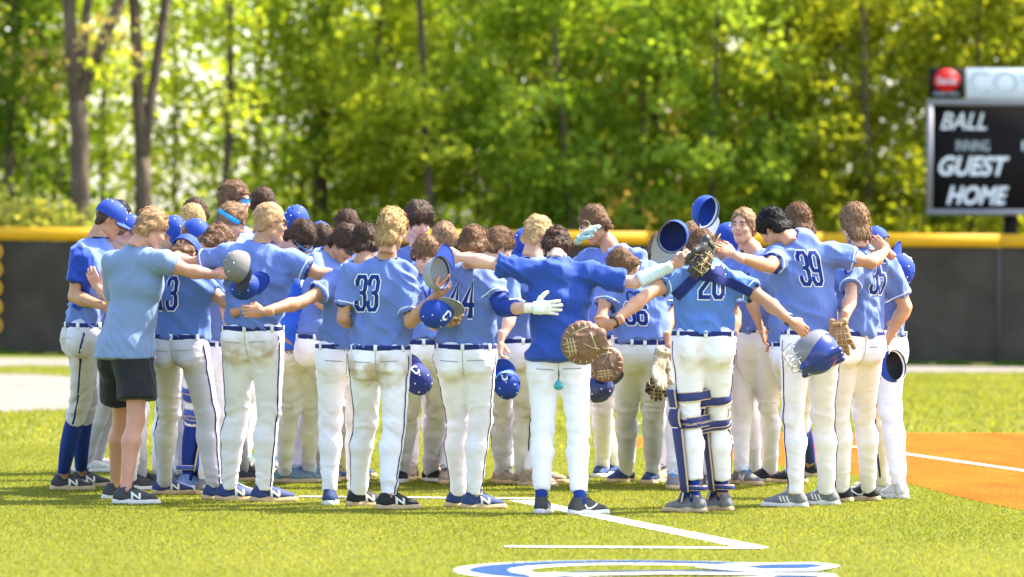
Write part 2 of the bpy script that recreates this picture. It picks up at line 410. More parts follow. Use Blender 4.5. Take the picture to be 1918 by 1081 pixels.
L2 = np.array(gpx([(985, 1080), (1060, 1076), (1250, 1073), (1430, 1075), (1560, 1080), (1570, 1083), (1500, 1081), (1250, 1079), (1060, 1082), (1000, 1086)]))
L2B = np.array(gpx([(1030, 1079), (1100, 1076), (1250, 1074), (1430, 1075.5), (1580, 1079), (1440, 1078.5), (1250, 1076.5), (1090, 1079)]))
sheet('painted_letter_inner', L2, .012, M_paint, kind='structure'); sheet('painted_letter_inner_blue', L2B, .016, M_bpaint, kind='structure')
def inside(P, poly):
    poly = np.asarray(poly); x, y = P[:, 0], P[:, 1]; r = np.zeros(len(P), bool); j = len(poly) - 1
    for i in range(len(poly)):
        xi, yi = poly[i]; xj, yj = poly[j]
        if yi != yj: r ^= ((yi > y) != (yj > y)) & (x < (xj - xi) * (y - yi) / (yj - yi) + xi)
        j = i
    return r
def blades(name, n, y0, y1, hmin, hmax, w, label):
    y = np.sqrt(rng.uniform(y0 ** 2, y1 ** 2, n)); x = rng.uniform(-.112, .112, n) * y
    P = np.stack([x, y], 1)
    keep = ~(inside(P, DIRT) | inside(P, TRACK)) | inside(P, STRIP); P = P[keep]; n = len(P)
    jit = P + rng.normal(0, .02, P.shape)
    col = np.empty((n, 3)); t = np.clip(.5 + .35 * fbm(np.c_[P * [.8, .28], np.zeros(n)], 5) + rng.normal(0, .07, n) + .12 * np.sin(P[:, 1] * 1.1 + P[:, 0] * .15), 0, 1)[:, None]
    col[:] = A(.122, .142, .017) * (1 - t) + A(.185, .192, .038) * t
    dry = rng.random(n) < .05; col[dry] = A(.22, .20, .08)
    wht = np.zeros(n, bool)
    for q in PAINT: wht |= inside(jit, q)
    wht |= inside(jit, LW1) | inside(jit, SW) | inside(jit, L2); blu = (inside(jit, LB) & ~inside(jit, SW)) | inside(jit, SB) | inside(jit, L2B)
    wht &= rng.random(n) > .26
    col[wht] = A(.70, .70, .66) * (1 - .12 * rng.random((wht.sum(), 1))); col[blu] = A(.03, .065, .16)
    a = rng.uniform(0, 2 * math.pi, n); h = rng.uniform(hmin, hmax, n) * (1 - .45 * wht); ww = w * rng.uniform(.7, 1.3, n)
    d = np.stack([np.cos(a), np.sin(a)], 1) * ww[:, None] / 2; ln = rng.normal(0, .55, (n, 2)) * h[:, None]
    V = np.empty((n, 3, 3)); V[:, 0, :2] = P - d; V[:, 1, :2] = P + d; V[:, 2, :2] = P + ln; V[:, :2, 2] = 0; V[:, 2, 2] = h
    me = mesh_data(name, V.reshape(-1, 3), np.arange(3 * n).reshape(-1, 3), M_blade, False, np.repeat(col, 3, 0))
    link(name, me, None, label=label, category='grass', kind='stuff')
def leafmat(name, attr=True, col=(.1, .2, .02), trans=.5):
    m, n, l, p = newmat(name); p.inputs['Roughness'].default_value = .8; p.inputs['Specular IOR Level'].default_value = .06
    a = n.new('ShaderNodeAttribute'); a.attribute_name = 'col'
    tr = n.new('ShaderNodeBsdfTranslucent'); mx = n.new('ShaderNodeMixShader'); mx.inputs[0].default_value = trans
    l.new(a.outputs['Color'], p.inputs['Base Color']); sc_ = n.new('ShaderNodeVectorMath'); sc_.operation = 'MULTIPLY'; sc_.inputs[1].default_value = (2.3, 2.0, .9)
    l.new(a.outputs['Color'], sc_.inputs[0]); l.new(sc_.outputs[0], tr.inputs[0])
    l.new(p.outputs[0], mx.inputs[1]); l.new(tr.outputs[0], mx.inputs[2]); l.new(mx.outputs[0], n['Material Output'].inputs[0])
    return m
M_blade = leafmat('grass_blade', trans=.45)
blades('grass', 280000, 27.0, 46.0, .006, .015, .008, 'short mown green turf with painted white lines')
blades('grass', 90000, 46.0, 81.0, .02, .05, .02, 'outfield turf beyond the huddle running back to the fence')

# ------------------------------------------------------------------ fence
FA, FB = A(-13.0, 87.4, 0), A(13.0, 82.0, 0)
fdir = nrm(FB - FA); fnor = A(fdir[1], -fdir[0], 0); FL = np.linalg.norm(FB - FA); FH = 1.93
RF = np.array([fdir, -fnor, A(0, 0, 1)]).T
fence = thing('outfield_fence', tuple(FA), 'long outfield fence covered in charcoal windscreen with a yellow top cap', 'fence'); fence['_abs'] = 1
M_screen = surf('charcoal_windscreen', (.052, .043, .033), rough=.95, spec=.08, bump=.4, bscale=3, var=.25, vscale=1.6, bdist=.1)
M_yellow = surf('yellow_cap', (.62, .32, .004), rough=.55, var=.05, vscale=3)
M_post = surf('galvanised_post', (.06, .058, .055), rough=.7)
x = -.4
while x < FL:
    w = 2.62
    c = FA + fdir * (x + w / 2)
    n_ = 13; P = []
    for i in range(n_):
        for j in range(5):
            u = -w / 2 + .02 + (w - .04) * i / (n_ - 1); v = .03 + (FH - .23) * j / 4
            P.append(c + fdir * u + fnor * (.03 * math.sin(i * 2.4 + x) * math.sin(math.pi * j / 4)) + A(0, 0, v))
    P = np.array(P); F = np.array([[i * 5 + j, (i + 1) * 5 + j, (i + 1) * 5 + j + 1, i * 5 + j + 1] for i in range(n_ - 1) for j in range(4)])
    mk('windscreen_panel', P, F, M_screen, fence)
    t_ = box(c + A(0, 0, FH - .095) + fnor * .02, (w - .012, .05, .185), RF)
    mk('top_cap', *t_, M_yellow, fence, smooth=False)
    mk('post', *tube([FA + fdir * x - fnor * -.045 + A(0, 0, 0), FA + fdir * x + fnor * .045 + A(0, 0, FH - .22)], .022, 8), M_post, fence)
    x += w
# yellow figures at the frame's left edge (only their right rims are in view)
fp = lambda px, py: at(px, py, 86.4)
for i, yy in enumerate((472, 505, 540, 575, 610)):
    c = A(*fp(-14, yy)); c[1] = 86.2; ring = [c + A(.145 * math.cos(a), 0, .13 * math.sin(a)) for a in np.linspace(0, 2 * math.pi, 21)[:-1]]
    mk('yellow_letter', *tube(ring, .022, 6, closed=True), M_yellow, fence)
# weeds at its foot
n = 9000; t = rng.random(n); P = FA + fdir * (t * FL)[:, None] + fnor * (.05 + .35 * rng.random((n, 1)) ** 1.5)
h = rng.uniform(.05, .2, n) * (.6 + .6 * (fbm(np.c_[t * 60, t * 0, t * 0], 3)))
h = np.maximum(h, .02); a = rng.uniform(0, 6.28, n); d = np.stack([np.cos(a), np.sin(a), a * 0], 1) * .02
V = np.empty((n, 3, 3)); V[:, 0] = P - d; V[:, 1] = P + d; V[:, 2] = P + np.c_[rng.normal(0, .04, (n, 2)), h]
link('weeds', mesh_data('weeds', V.reshape(-1, 3), np.arange(3 * n).reshape(-1, 3), M_blade, False, np.repeat(A(.07, .13, .015) * rng.uniform(.6, 1.5, (n, 1)), 3, 0)), None, label='ragged green weeds growing along the foot of the fence', category='weeds', kind='stuff')

# ------------------------------------------------------------------ scoreboard
M_sbblack = surf('scoreboard_face', (.018, .015, .015), rough=.95, spec=.05, var=.1, vscale=2)
M_sbframe = surf('scoreboard_frame', (.26, .25, .26), rough=.5)
M_sbwhite = surf('scoreboard_white', (.88, .88, .88), rough=.6)
M_lett = surf('white_lettering', (.70, .70, .70), rough=.6)
M_red = surf('red_disc', (.62, .012, .012), rough=.5)
M_glett = surf('grey_lettering', (.48, .53, .53), rough=.6)
SD = 91.0
p0 = at(1735, 402, SD); p1 = at(1735, 187, SD); sx0 = p0[0]; sz0, sz1 = p0[2], p1[2]; SWd = 4.6
sb = thing('scoreboard', (sx0 + 2.3, SD, 0), 'black scoreboard with grey frame, white lettering and a sponsor panel on top', 'scoreboard'); sb['_abs'] = 1
mk('panel', *box((sx0 + SWd / 2, SD + .1, (sz0 + sz1) / 2), (SWd - .02, .2, sz1 - sz0 - .02)), M_sbblack, sb, smooth=False)
ft = .085
for c, s in (((sx0 + SWd / 2, SD - .01, sz0 + ft / 2), (SWd, .26, ft)), ((sx0 + SWd / 2, SD - .01, sz1 - ft / 2), (SWd, .26, ft)),
             ((sx0 + ft / 2, SD - .012, (sz0 + sz1) / 2), (ft, .262, sz1 - sz0 - 2 * ft)), ((sx0 + SWd - ft / 2, SD - .012, (sz0 + sz1) / 2), (ft, .262, sz1 - sz0 - 2 * ft))):
    mk('frame', *box(c, s), M_sbframe, sb, smooth=False)
zt0, zt1 = at(1735, 184, SD)[2], at(1735, 127, SD)[2]
xb = at(1806, 150, SD)[0]
mk('sponsor_panel', *box(((sx0 + xb) / 2 + .02, SD + .08, (zt0 + zt1) / 2), (xb - sx0 - .03, .16, zt1 - zt0)), M_sbblack, sb, smooth=False)
nm = link('name_panel', mesh_data('name_panel', *box(((xb + sx0 + SWd) / 2 + .02 - sx0 - 2.3, .08, (zt0 + zt1) / 2), (sx0 + SWd - xb - .03, .16, zt1 - zt0)), M_sbwhite, False), sb)
def text_mesh(s, size, shear=0, offset=0, spacing=1):
    cu = bpy.data.curves.new('t', 'FONT'); cu.body = s; cu.size = size; cu.shear = shear; cu.offset = offset; cu.space_character = spacing
    cu.extrude = .004; cu.align_x = 'CENTER'; cu.align_y = 'CENTER'
    o = bpy.data.objects.new('t', cu); C.objects.link(o)
    dg = bpy.context.evaluated_depsgraph_get(); me = bpy.data.meshes.new_from_object(o.evaluated_get(dg))
    bpy.data.objects.remove(o); return me
def sbtext(name, s, px, py, wpx, hpx, mat, par, shear=0, dy=-.02, offset=0):
    me = text_mesh(s, 1, shear, offset); co = np.array([v.co for v in me.vertices]); lo, hi = co.min(0), co.max(0)
    W = wpx / FPX * SD; Hh = hpx / FPX * SD
    co[:, 0] = (co[:, 0] - (lo[0] + hi[0]) / 2) * W / (hi[0] - lo[0]); co[:, 1] = (co[:, 1] - (lo[1] + hi[1]) / 2) * Hh / (hi[1] - lo[1])
    p = at(px, py, SD) - A(sx0 + 2.3, SD, 0)
    V = np.stack([co[:, 0] + p[0], p[1] + dy - co[:, 2], co[:, 1] + p[2]], 1)
    me.vertices.foreach_set('co', V.astype(np.float32).ravel()); me.materials.clear(); me.materials.append(mat); me.update()
    return link(name, me, par)
sbtext('lettering', 'BALL', 1805, 227, 86, 32, M_lett, sb, .3, offset=.012)
sbtext('lettering', 'INNING', 1822, 273, 62, 20, M_glett, sb, 0)
sbtext('lettering', 'GUEST', 1824, 311, 132, 37, M_lett, sb, .3, offset=.03)
sbtext('lettering', 'HOME', 1831, 366, 116, 35, M_lett, sb, .3, offset=.03)
sbtext('lettering', 'STRIKE', 1985, 227, 110, 32, M_lett, sb, .3, offset=.03)
sbtext('lettering', 'OUT', 2120, 227, 66, 32, M_lett, sb, .3, offset=.03)
sbtext('lettering', '1', 1917, 273, 6, 18, M_glett, sb, 0)
sbtext('lettering', 'COVENANT', 1986, 155, 345, 42, M_glett, nm, 0)
ci = at(1773, 151, SD); th = np.linspace(0, 2 * math.pi, 33)[:-1]; rd = 24 / FPX * SD
V = [[ci[0], SD - .03, ci[2]]] + [[ci[0] + rd * math.cos(a), SD - .03, ci[2] + rd * .9 * math.sin(a)] for a in th] + [[ci[0] + rd * math.cos(a), SD + .0, ci[2] + rd * .9 * math.sin(a)] for a in th]
F3 = np.array([[0, 1 + i, 1 + (i + 1) % 32] for i in range(32)]); F4 = np.array([[1 + i, 33 + i, 33 + (i + 1) % 32, 1 + (i + 1) % 32] for i in range(32)])
mk('red_disc', np.array(V), [F3, F4], M_red, sb, smooth=False)
sbtext('lettering', 'Coca-Cola', 1773, 151, 36, 13, M_lett, sb, .3, dy=-.04, offset=.02)
sbtext('lettering', 'TRADE MARK', 1772, 176, 50, 6, M_glett, sb, 0)
for px in (1893, 2150):
    q = at(px, 400, SD + .3)
    mk('post', *box((q[0], SD + .35, sz0 / 2), (.22, .22, sz0 + .3)), M_bplastic, sb, smooth=False)

# ------------------------------------------------------------------ woods
M_leaf = leafmat('leaf', trans=.5)
M_bark = surf('bark', (.095, .068, .045), rough=.95, bump=1, bscale=9, stretch=(1, 1, .25), bdist=.08, var=.35, vscale=3)
M_litter = gmat('forest_floor', (.03, .035, .012), (.08, .07, .03), 1.0)
sheet('forest_floor', [(-60, 89), (60, 85), (60, 190), (-60, 190)], .004, M_litter, kind='structure')
def leaves(C_, n, rx, rz, size, base, r, flat=0.35):
    k = len(C_); ci = r.integers(0, k, n); d = r.normal(0, 1, (n, 3)); d /= np.linalg.norm(d, axis=1)[:, None]
    d *= r.random((n, 1)) ** .4 * r.choice([1.0, 1.0, 1.0, 1.8], (n, 1)); P = C_[ci] + d * np.array([rx, rx, rz])
    N = r.normal(0, 1, (n, 3)); N[:, 2] += .7; N /= np.linalg.norm(N, axis=1)[:, None]
    a = r.normal(0, 1, (n, 3)); a[:, 2] -= .5; a -= N * (a * N).sum(1)[:, None]; a /= np.linalg.norm(a, axis=1)[:, None]; b = np.cross(N, a)
    s = size * r.uniform(.6, 1.35, (n, 1)); V = np.empty((n, 4, 3))
    V[:, 0] = P - a * s * .55; V[:, 1] = P + b * s * .36 + N * s * .08; V[:, 2] = P + a * s * .6; V[:, 3] = P - b * s * .36 + N * s * .08
    cl = r.random((k, 1))[ci]; t = np.clip(cl * .95 + r.random((n, 1)) * .4 - .2, 0, 1)
    col = np.array(base[0]) * (1 - t) + np.array(base[1]) * t
    return V.reshape(-1, 3), np.arange(4 * n).reshape(-1, 4), np.repeat(col, 4, 0)
def tree(name, x, y, h, tr, nl, ncl, spread, zlo, zhi, size, base, label, group, seed, fork=None, lean=0, crad=(.55, .4), nbr=9):
    r = np.random.default_rng(seed); t = thing(name, (x, y, 0), label, 'tree' if name != 'leafy_bush' else 'bush', group)
    parts = []
    def limb(a, b, ra, rb, wob=.06, n=9):
        s = np.linspace(0, 1, n)[:, None]; P = a + (b - a) * s; w = np.linalg.norm(b - a) * wob
        P += np.cumsum(r.normal(0, w / n ** .5, (n, 3)), 0) * s ** .5 * .6; parts.append(tube(P, np.linspace(ra, rb, n), 9)); return P
    if tr > 0:
        if fork:
            zf, stems = fork; tp = limb(A(0, 0, -.1), A(lean * zf, 0, zf), tr, tr * .85, .02)
            ends = [limb(tp[-1] - A(0, 0, .1), A(sx, sy, h), tr * rr, tr * rr * .45, .03) for sx, sy, rr in stems]
        else:
            ends = [limb(A(0, 0, -.1), A(lean * h, 0, h), tr, tr * .35, .03, 14)]
        for k in range(nbr):
            P = ends[r.integers(len(ends))]; q = P[r.integers(len(P) // 3, len(P) - 1)]; a = r.uniform(0, 6.28); L = spread * r.uniform(.5, 1)
            limb(q, q + A(math.cos(a) * L, math.sin(a) * L, L * r.uniform(.2, .8)), tr * .22, tr * .05, .1, 6)
        V, F = join(parts); link('trunk', mesh_data('trunk', V, F, M_bark), t)
    a = r.uniform(0, 6.28, ncl); rr = spread * np.sqrt(r.random(ncl)); z = r.uniform(zlo, zhi, ncl)
    Cc = np.stack([rr * np.cos(a) + lean * z, rr * np.sin(a) * .8, z], 1)
    V, F, col = leaves(Cc, nl, crad[0], crad[1], size, base, r)
    link('crown', mesh_data('crown', V, F, M_leaf, False, col), t); return t
YG = ((.14, .195, .012), (.32, .38, .045)); GR = ((.09, .16, .012), (.26, .36, .05)); DK = ((.055, .10, .010), (.15, .22, .025)); OL = ((.12, .15, .010), (.25, .285, .028)); PL = ((.17, .20, .045), (.34, .35, .11)); TN = ((.20, .16, .07), (.36, .29, .12))
def txy(px, y): return at(px, 400, y)[0]
WG = 'trees in the wood behind the fence'
# the trees that can be told apart
tree('deciduous_tree', txy(152, 89.0), 89.0, 11, .165, 1300, 26, 1.9, 3.5, 11, .13, TN, 'thick grey trunk forking into three stems at the left, few leaves', WG, 1, fork=(3.9, [(-1.0, .2, .72), (.5, .5, .5), (2.6, -.3, .6)]))
tree('deciduous_tree', txy(272, 89.6), 89.6, 11, .15, 1500, 26, 1.8, 3.5, 11, .13, YG, 'dark double trunk right of the thick forked tree', WG, 2, fork=(3.0, [(-.5, .2, .75), (.95, .2, .6)]), crad=(.5, .4))
tree('leafy_tree', txy(10, 90.5), 90.5, 9, .10, 6500, 75, 1.35, 1.7, 8.5, .15, DK, 'dark green leafy tree at the left edge of the wood', WG, 3)
tree('leafy_tree', txy(600, 96), 96, 12, .16, 4200, 60, .75, 3.4, 11, .13, GR, 'slim trunk wrapped in dark green leaves rising above the tall dark-haired players', WG, 4, crad=(.35, .5))
for i, (px, y, b) in enumerate(((50, 88.3, PL), (-40, 88.2, PL), (105, 89.8, YG))):
    tree('leafy_bush', txy(px, y), y, 3, .03, 4200, 40, .85, .4, 2.35 - .25 * i, .10, b, ['pale yellow bush leaning over the fence left of the capped player', 'pale bush at the very left edge above the fence', 'yellow-green bush beside the thick forked trunk'][i], None, 30 + i, crad=(.35, .3))
spec = [(-60, 95, OL, .8), (90, 99, YG, .6), (200, 98, YG, .4), (340, 97, YG, .45), (420, 95, YG, .6), (480, 100, GR, .45), (530, 96, YG, .6),
        (660, 95, YG, 1.1), (740, 97, GR, 1), (820, 94, YG, 1.1), (890, 98, GR, 1.1), (960, 95, GR, 1), (1030, 97, YG, 1), (1090, 94, GR, 1.1), (1160, 99, TN, .6), (1180, 95, GR, 1.1),
        (1250, 96, YG, 1), (1320, 94, GR, 1.1), (1400, 97, YG, 1.1), (1470, 95, OL, 1), (1560, 96, OL, 1.1), (1640, 94, OL, 1.1), (1730, 97, OL, 1.1), (1820, 95, OL, 1.1), (1900, 96, OL, 1.1), (1990, 95, OL, 1),
        (700, 103, DK, 1.2), (850, 104, DK, 1.1), (1000, 103, DK, 1.2), (1150, 105, DK, 1.1), (1300, 103, DK, 1.2), (1450, 104, DK, 1.2), (1600, 103, DK, 1.2), (1750, 104, DK, 1.2), (1900, 103, DK, 1.2), (2050, 102, DK, 1),
        (0, 104, DK, .5), (150, 108, OL, .3), (430, 108, YG, .3), (560, 106, OL, .5), (640, 112, DK, .6), (1220, 112, DK, 1), (1020, 113, DK, 1), (1500, 112, DK, 1), (1800, 112, DK, 1)]
tone = {id(YG): 'yellow-green', id(GR): 'fresh green', id(DK): 'dark green', id(OL): 'olive green', id(TN): 'tan and half bare'}
def where(px):
    for a, w in ((0, 'at the left edge'), (140, 'beside the thick forked trunk'), (230, 'between the two dark trunks'), (310, 'just right of the dark double trunk'), (400, 'above the headband player'), (470, 'above the tall player in sunglasses'), (540, 'above the broad blond player'),
                 (640, 'above the dark bowed heads'), (700, 'left of the space over number 33'), (770, 'above number 33 and the dark mop'), (830, 'right of the dark mop'), (900, 'above number 44'), (965, 'above the curly blond head'), (1010, 'left of the royal pullover man'), (1060, 'above the royal pullover man'),
                 (1105, 'above the red sunglasses'), (1155, 'above the bowed number 36'), (1200, 'left of the raised caps'), (1230, 'above the first raised cap'), (1280, 'above the catcher'), (1340, 'above the highest cap'), (1410, 'above the player looking up'), (1460, 'left above number 39'), (1520, 'right above number 39'),
                 (1580, 'left above number 35'), (1620, 'above the light brown mullet'), (1690, 'left of the scoreboard'), (1740, 'at the left edge of the scoreboard'), (1780, 'over the red disc of the scoreboard'), (1850, 'over the middle of the scoreboard'), (1960, 'over the right of the scoreboard'), (9999, 'beyond the right edge')):
        if px <= a: return w
for i, (px, y, b, dn) in enumerate(spec):
    r = np.random.default_rng(100 + i)
    tree('leafy_tree', txy(px, y), y, r.uniform(8, 10), r.uniform(.04, .10), int(4700 * dn), int(70 * (.5 + .45 * dn)), r.uniform(1.2, 1.7), .9, 7.2, .13 if y < 100 else .15, b,
         ('%s tree deep in the wood, %s' if y > 100 else '%s leafy tree in front rank, %s') % (tone[id(b)], where(px)), WG, 200 + i, lean=r.normal(0, .04), crad=(.45, .3))

# ------------------------------------------------------------------ templates shared by all figures
def make_head():
    f = Field((-.12, -.14, -.17), (.12, .16, .16), .0068)
    f.ell((0, -.012, .035), (.074, .094, .085), k=.01)
    f.ell((0, .028, -.035), (.058, .062, .082), k=.03)
    f.seg((-.045, .005, -.07), (.0, .062, -.10), .018, .02, k=.03); f.seg((.045, .005, -.07), (.0, .062, -.10), .018, .02, k=.03)
    f.ell((0, .072, -.098), (.020, .016, .016), k=.02)
    f.seg((-.036, .078, .028), (.036, .078, .028), .011, k=.012)
    f.seg((-.048, .062, -.028), (-.035, .070, -.03), .016, k=.02); f.seg((.048, .062, -.028), (.035, .070, -.03), .016, k=.02)
    f.seg((0, .086, .022), (0, .106, -.022), .007, .010, k=.012)
    f.ell((-.012, .094, -.026), (.008, .010, .007), k=.006); f.ell((.012, .094, -.026), (.008, .010, .007), k=.006)
    for s in (-1, 1):
        f.ell((s * .031, .100, .008), (.019, .015, .011), op='s', k=.008)
        f.ell((s * .031, .078, .006), (.014, .012, .012), k=.004)
        f.ell((s * .076, -.010, -.004), (.008, .018, .031), k=.006)
        f.ell((s * .086, -.002, .0), (.006, .010, .016), op='s', k=.005)
    f.seg((-.020, .088, -.054), (.020, .088, -.054), .0065, k=.006); f.seg((-.017, .087, -.066), (.017, .087, -.066), .0075, k=.006)
    f.seg((-.022, .098, -.060), (.022, .098, -.060), .0035, op='s', k=.003)
    f.seg((0, -.03, -.04), (0, -.045, -.155), .047, .049, k=.03)
    V, F = f.mesh(1)
    m = np.ones((len(V), 3)); x, y, z = V.T
    m[(y > .05) & (np.abs(z + .060) < .012) & (np.abs(x) < .026)] = A(.80, .48, .48)
    br = (y > .062) & (np.abs(z - .030) < .0065) & (np.abs(x) > .014) & (np.abs(x) < .05); m[br] = A(.22, .16, .13)
    for s in (-1, 1):
        d = np.hypot(x - s * .031, z - .006); e = (y > .07) & (d < .011); m[e] = A(.9, 1.05, 1.15); m[(y > .07) & (d < .0075)] = A(.06, .05, .05)
    m[(np.abs(x) > .068) & (z < .04) & (z > -.05) & (np.abs(y) < .04)] *= A(1.0, .82, .80)
    m[(y > .095) & (z < 0)] *= A(1, .88, .86)
    m[(z < -.075) & (y > .03)] *= A(.96, .93, .92)
    return V, F, m
HEAD = make_head()

def make_hand(curl, thumb=0, spread=.0):          # left hand; wrist at origin, fingers +Z, palm +Y, thumb +X
    f = Field((-.10, -.06, -.07), (.11, .13, .24), .0055)
    f.seg((0, 0, -.055), (0, 0, .02), .023, .021, side=(1, 0, 0), asp=1.25, k=.01)
    f.seg((0, 0, .025), (0, 0, .078), .0145, .0135, side=(1, 0, 0), asp=2.75, k=.015)
    f.ell((.026, .010, .035), (.018, .013, .028), k=.015)
    for i, (x, L) in enumerate(((.030, .070), (.010, .079), (-.011, .074), (-.030, .058))):
        p = A(x, 0, .082 - abs(x) * .15); a = 0; r = .0098 if i < 3 else .0085
        sp = spread * (x / .03)
        for j, (fr, c) in enumerate(((.45, .5), (.32, 1.0), (.23, .8))):
            a += curl[i] * c if isinstance(curl, (list, tuple)) else curl * c
            q = p + L * fr * A(math.sin(sp) * math.cos(a), math.sin(a), math.cos(sp) * math.cos(a))
            f.seg(p, q, r, r * .92, k=.004); p = q; r *= .92
    if thumb == 0: pts = [A(.024, .006, .016), A(.050, .012, .046), A(.062, .018, .072), A(.064, .024, .092)]
    elif thumb == 1: pts = [A(.024, .006, .016), A(.046, .026, .042), A(.040, .048, .066), A(.028, .058, .078)]
    else: pts = [A(.024, .004, .012), A(.058, .006, .030), A(.080, .006, .052), A(.094, .004, .072)]
    for a_, b_, r in zip(pts[:-1], pts[1:], (.015, .0125, .011)): f.seg(a_, b_, r, r * .88, k=.008)
    return f.mesh(1)
HANDS = dict(open=make_hand(.10, 2, .16), rest=make_hand(.38, 0), grip=make_hand(.82, 1), point=make_hand([.15, .7, .9, 1.0], 0))

def make_shoe():                                 # ankle at origin (z up), toe +Y, ground at z=-.095
    f = Field((-.09, -.12, -.12), (.09, .26, .07), .006)
    g = -.095
    f.seg((0, -.045, g + .040), (0, .06, g + .038), .033, .036, side=(1, 0, 0), asp=1.0, k=.03, clip=[(A(0, 0, g + .028), A(0, 0, -1))])
    f.seg((0, .06, g + .038), (.004, .165, g + .030), .037, .028, side=(1, 0, 0), asp=1.28, k=.03, clip=[(A(0, 0, g + .028), A(0, 0, -1))])
    f.seg((0, -.035, g + .05), (0, -.012, g + .108), .034, .037, k=.03, clip=[(A(0, -.02, g + .106), A(0, -.2, 1))])
    f.seg((0, .03, g + .075), (0, .11, g + .045), .026, .024, side=(1, 0, 0), asp=1.1, k=.03)
    up = f.mesh(1)
    f = Field((-.09, -.12, -.12), (.09, .26, .0), .006)
    f.seg((0, -.05, g + .010), (0, .05, g + .010), .039, .039, k=.01, clip=[(A(0, 0, g + .004), A(0, 0, -1)), (A(0, 0, g + .038), A(0, .06, 1))])
    f.seg((0, .05, g + .010), (.004, .174, g + .010), .041, .039, side=(1, 0, 0), asp=1.2, k=.03, clip=[(A(0, 0, g + .004), A(0, 0, -1)), (A(0, .05, g + .036), A(0, .04, 1))])
    so = f.mesh(1)
    cl = []
    for x, y in ((-.022, -.05), (.022, -.05), (0, -.07), (-.03, .10), (.03, .10), (-.025, .15), (.025, .15), (0, .18)):
        cl.append(tube([A(x, y, g), A(x, y, g + .010)], .007, 6))
    la = []
    for i in range(6):
        y = .035 + i * .018; z = g + .106 - i * .0085
        la.append(tube([A(-.021, y, z - .010), A(-.008, y + .004, z + .001), A(.010, y + .010, z + .001), A(.021, y + .014, z - .012)], .0028, 5))
    la.append(tube([A(0, .03, g + .108), A(.02, .045, g + .125), A(.045, .03, g + .112), A(.03, .05, g + .095)], .0024, 5))
    la.append(tube([A(0, .03, g + .108), A(-.02, .055, g + .122), A(-.042, .045, g + .105)], .0024, 5))
    return up, so, join(cl), join(la)
S_up, S_so, S_cl, S_la = make_shoe()

def ribbon(pl, w, step=.012, closed=False):      # flat polyline in 2D, split finely
    P = np.array(pl, float)
    if closed: P = np.concatenate([P, P[:1]])
    seg = np.diff(P, axis=0); L = np.linalg.norm(seg, axis=1); T = seg / L[:, None]; n = len(P)
    N = np.zeros_like(P)
    for i in range(n):
        if closed and i in (0, n - 1): a, b = T[-1], T[0]
        else: a, b = T[max(i - 1, 0)], T[min(i, n - 2)]
        na, nb = A(-a[1], a[0]), A(-b[1], b[0]); m = na + nb; m /= max(m @ m, .3); N[i] = m * 2 * .5 * 1.0
        N[i] = (na + nb) / max(1 + na @ nb, .35)
    V = []
    for i in range(n - 1):
        k = max(1, int(L[i] / step))
        for j in range(k): t = j / k; V.append((P[i] * (1 - t) + P[i + 1] * t, N[i] * (1 - t) + N[i + 1] * t))
    V.append((P[-1], N[-1])); m = len(V)
    out = np.array([p + nn * w * s for p, nn in V for s in (-.5, 0, .5)])
    F = np.array([[i * 3 + j, (i + 1) * 3 + j, (i + 1) * 3 + j + 1, i * 3 + j + 1] for i in range(m - 1) for j in range(2)])
    return out, F
c_ = .22                                          # chamfer; glyph box 1 wide, 1.7 tall
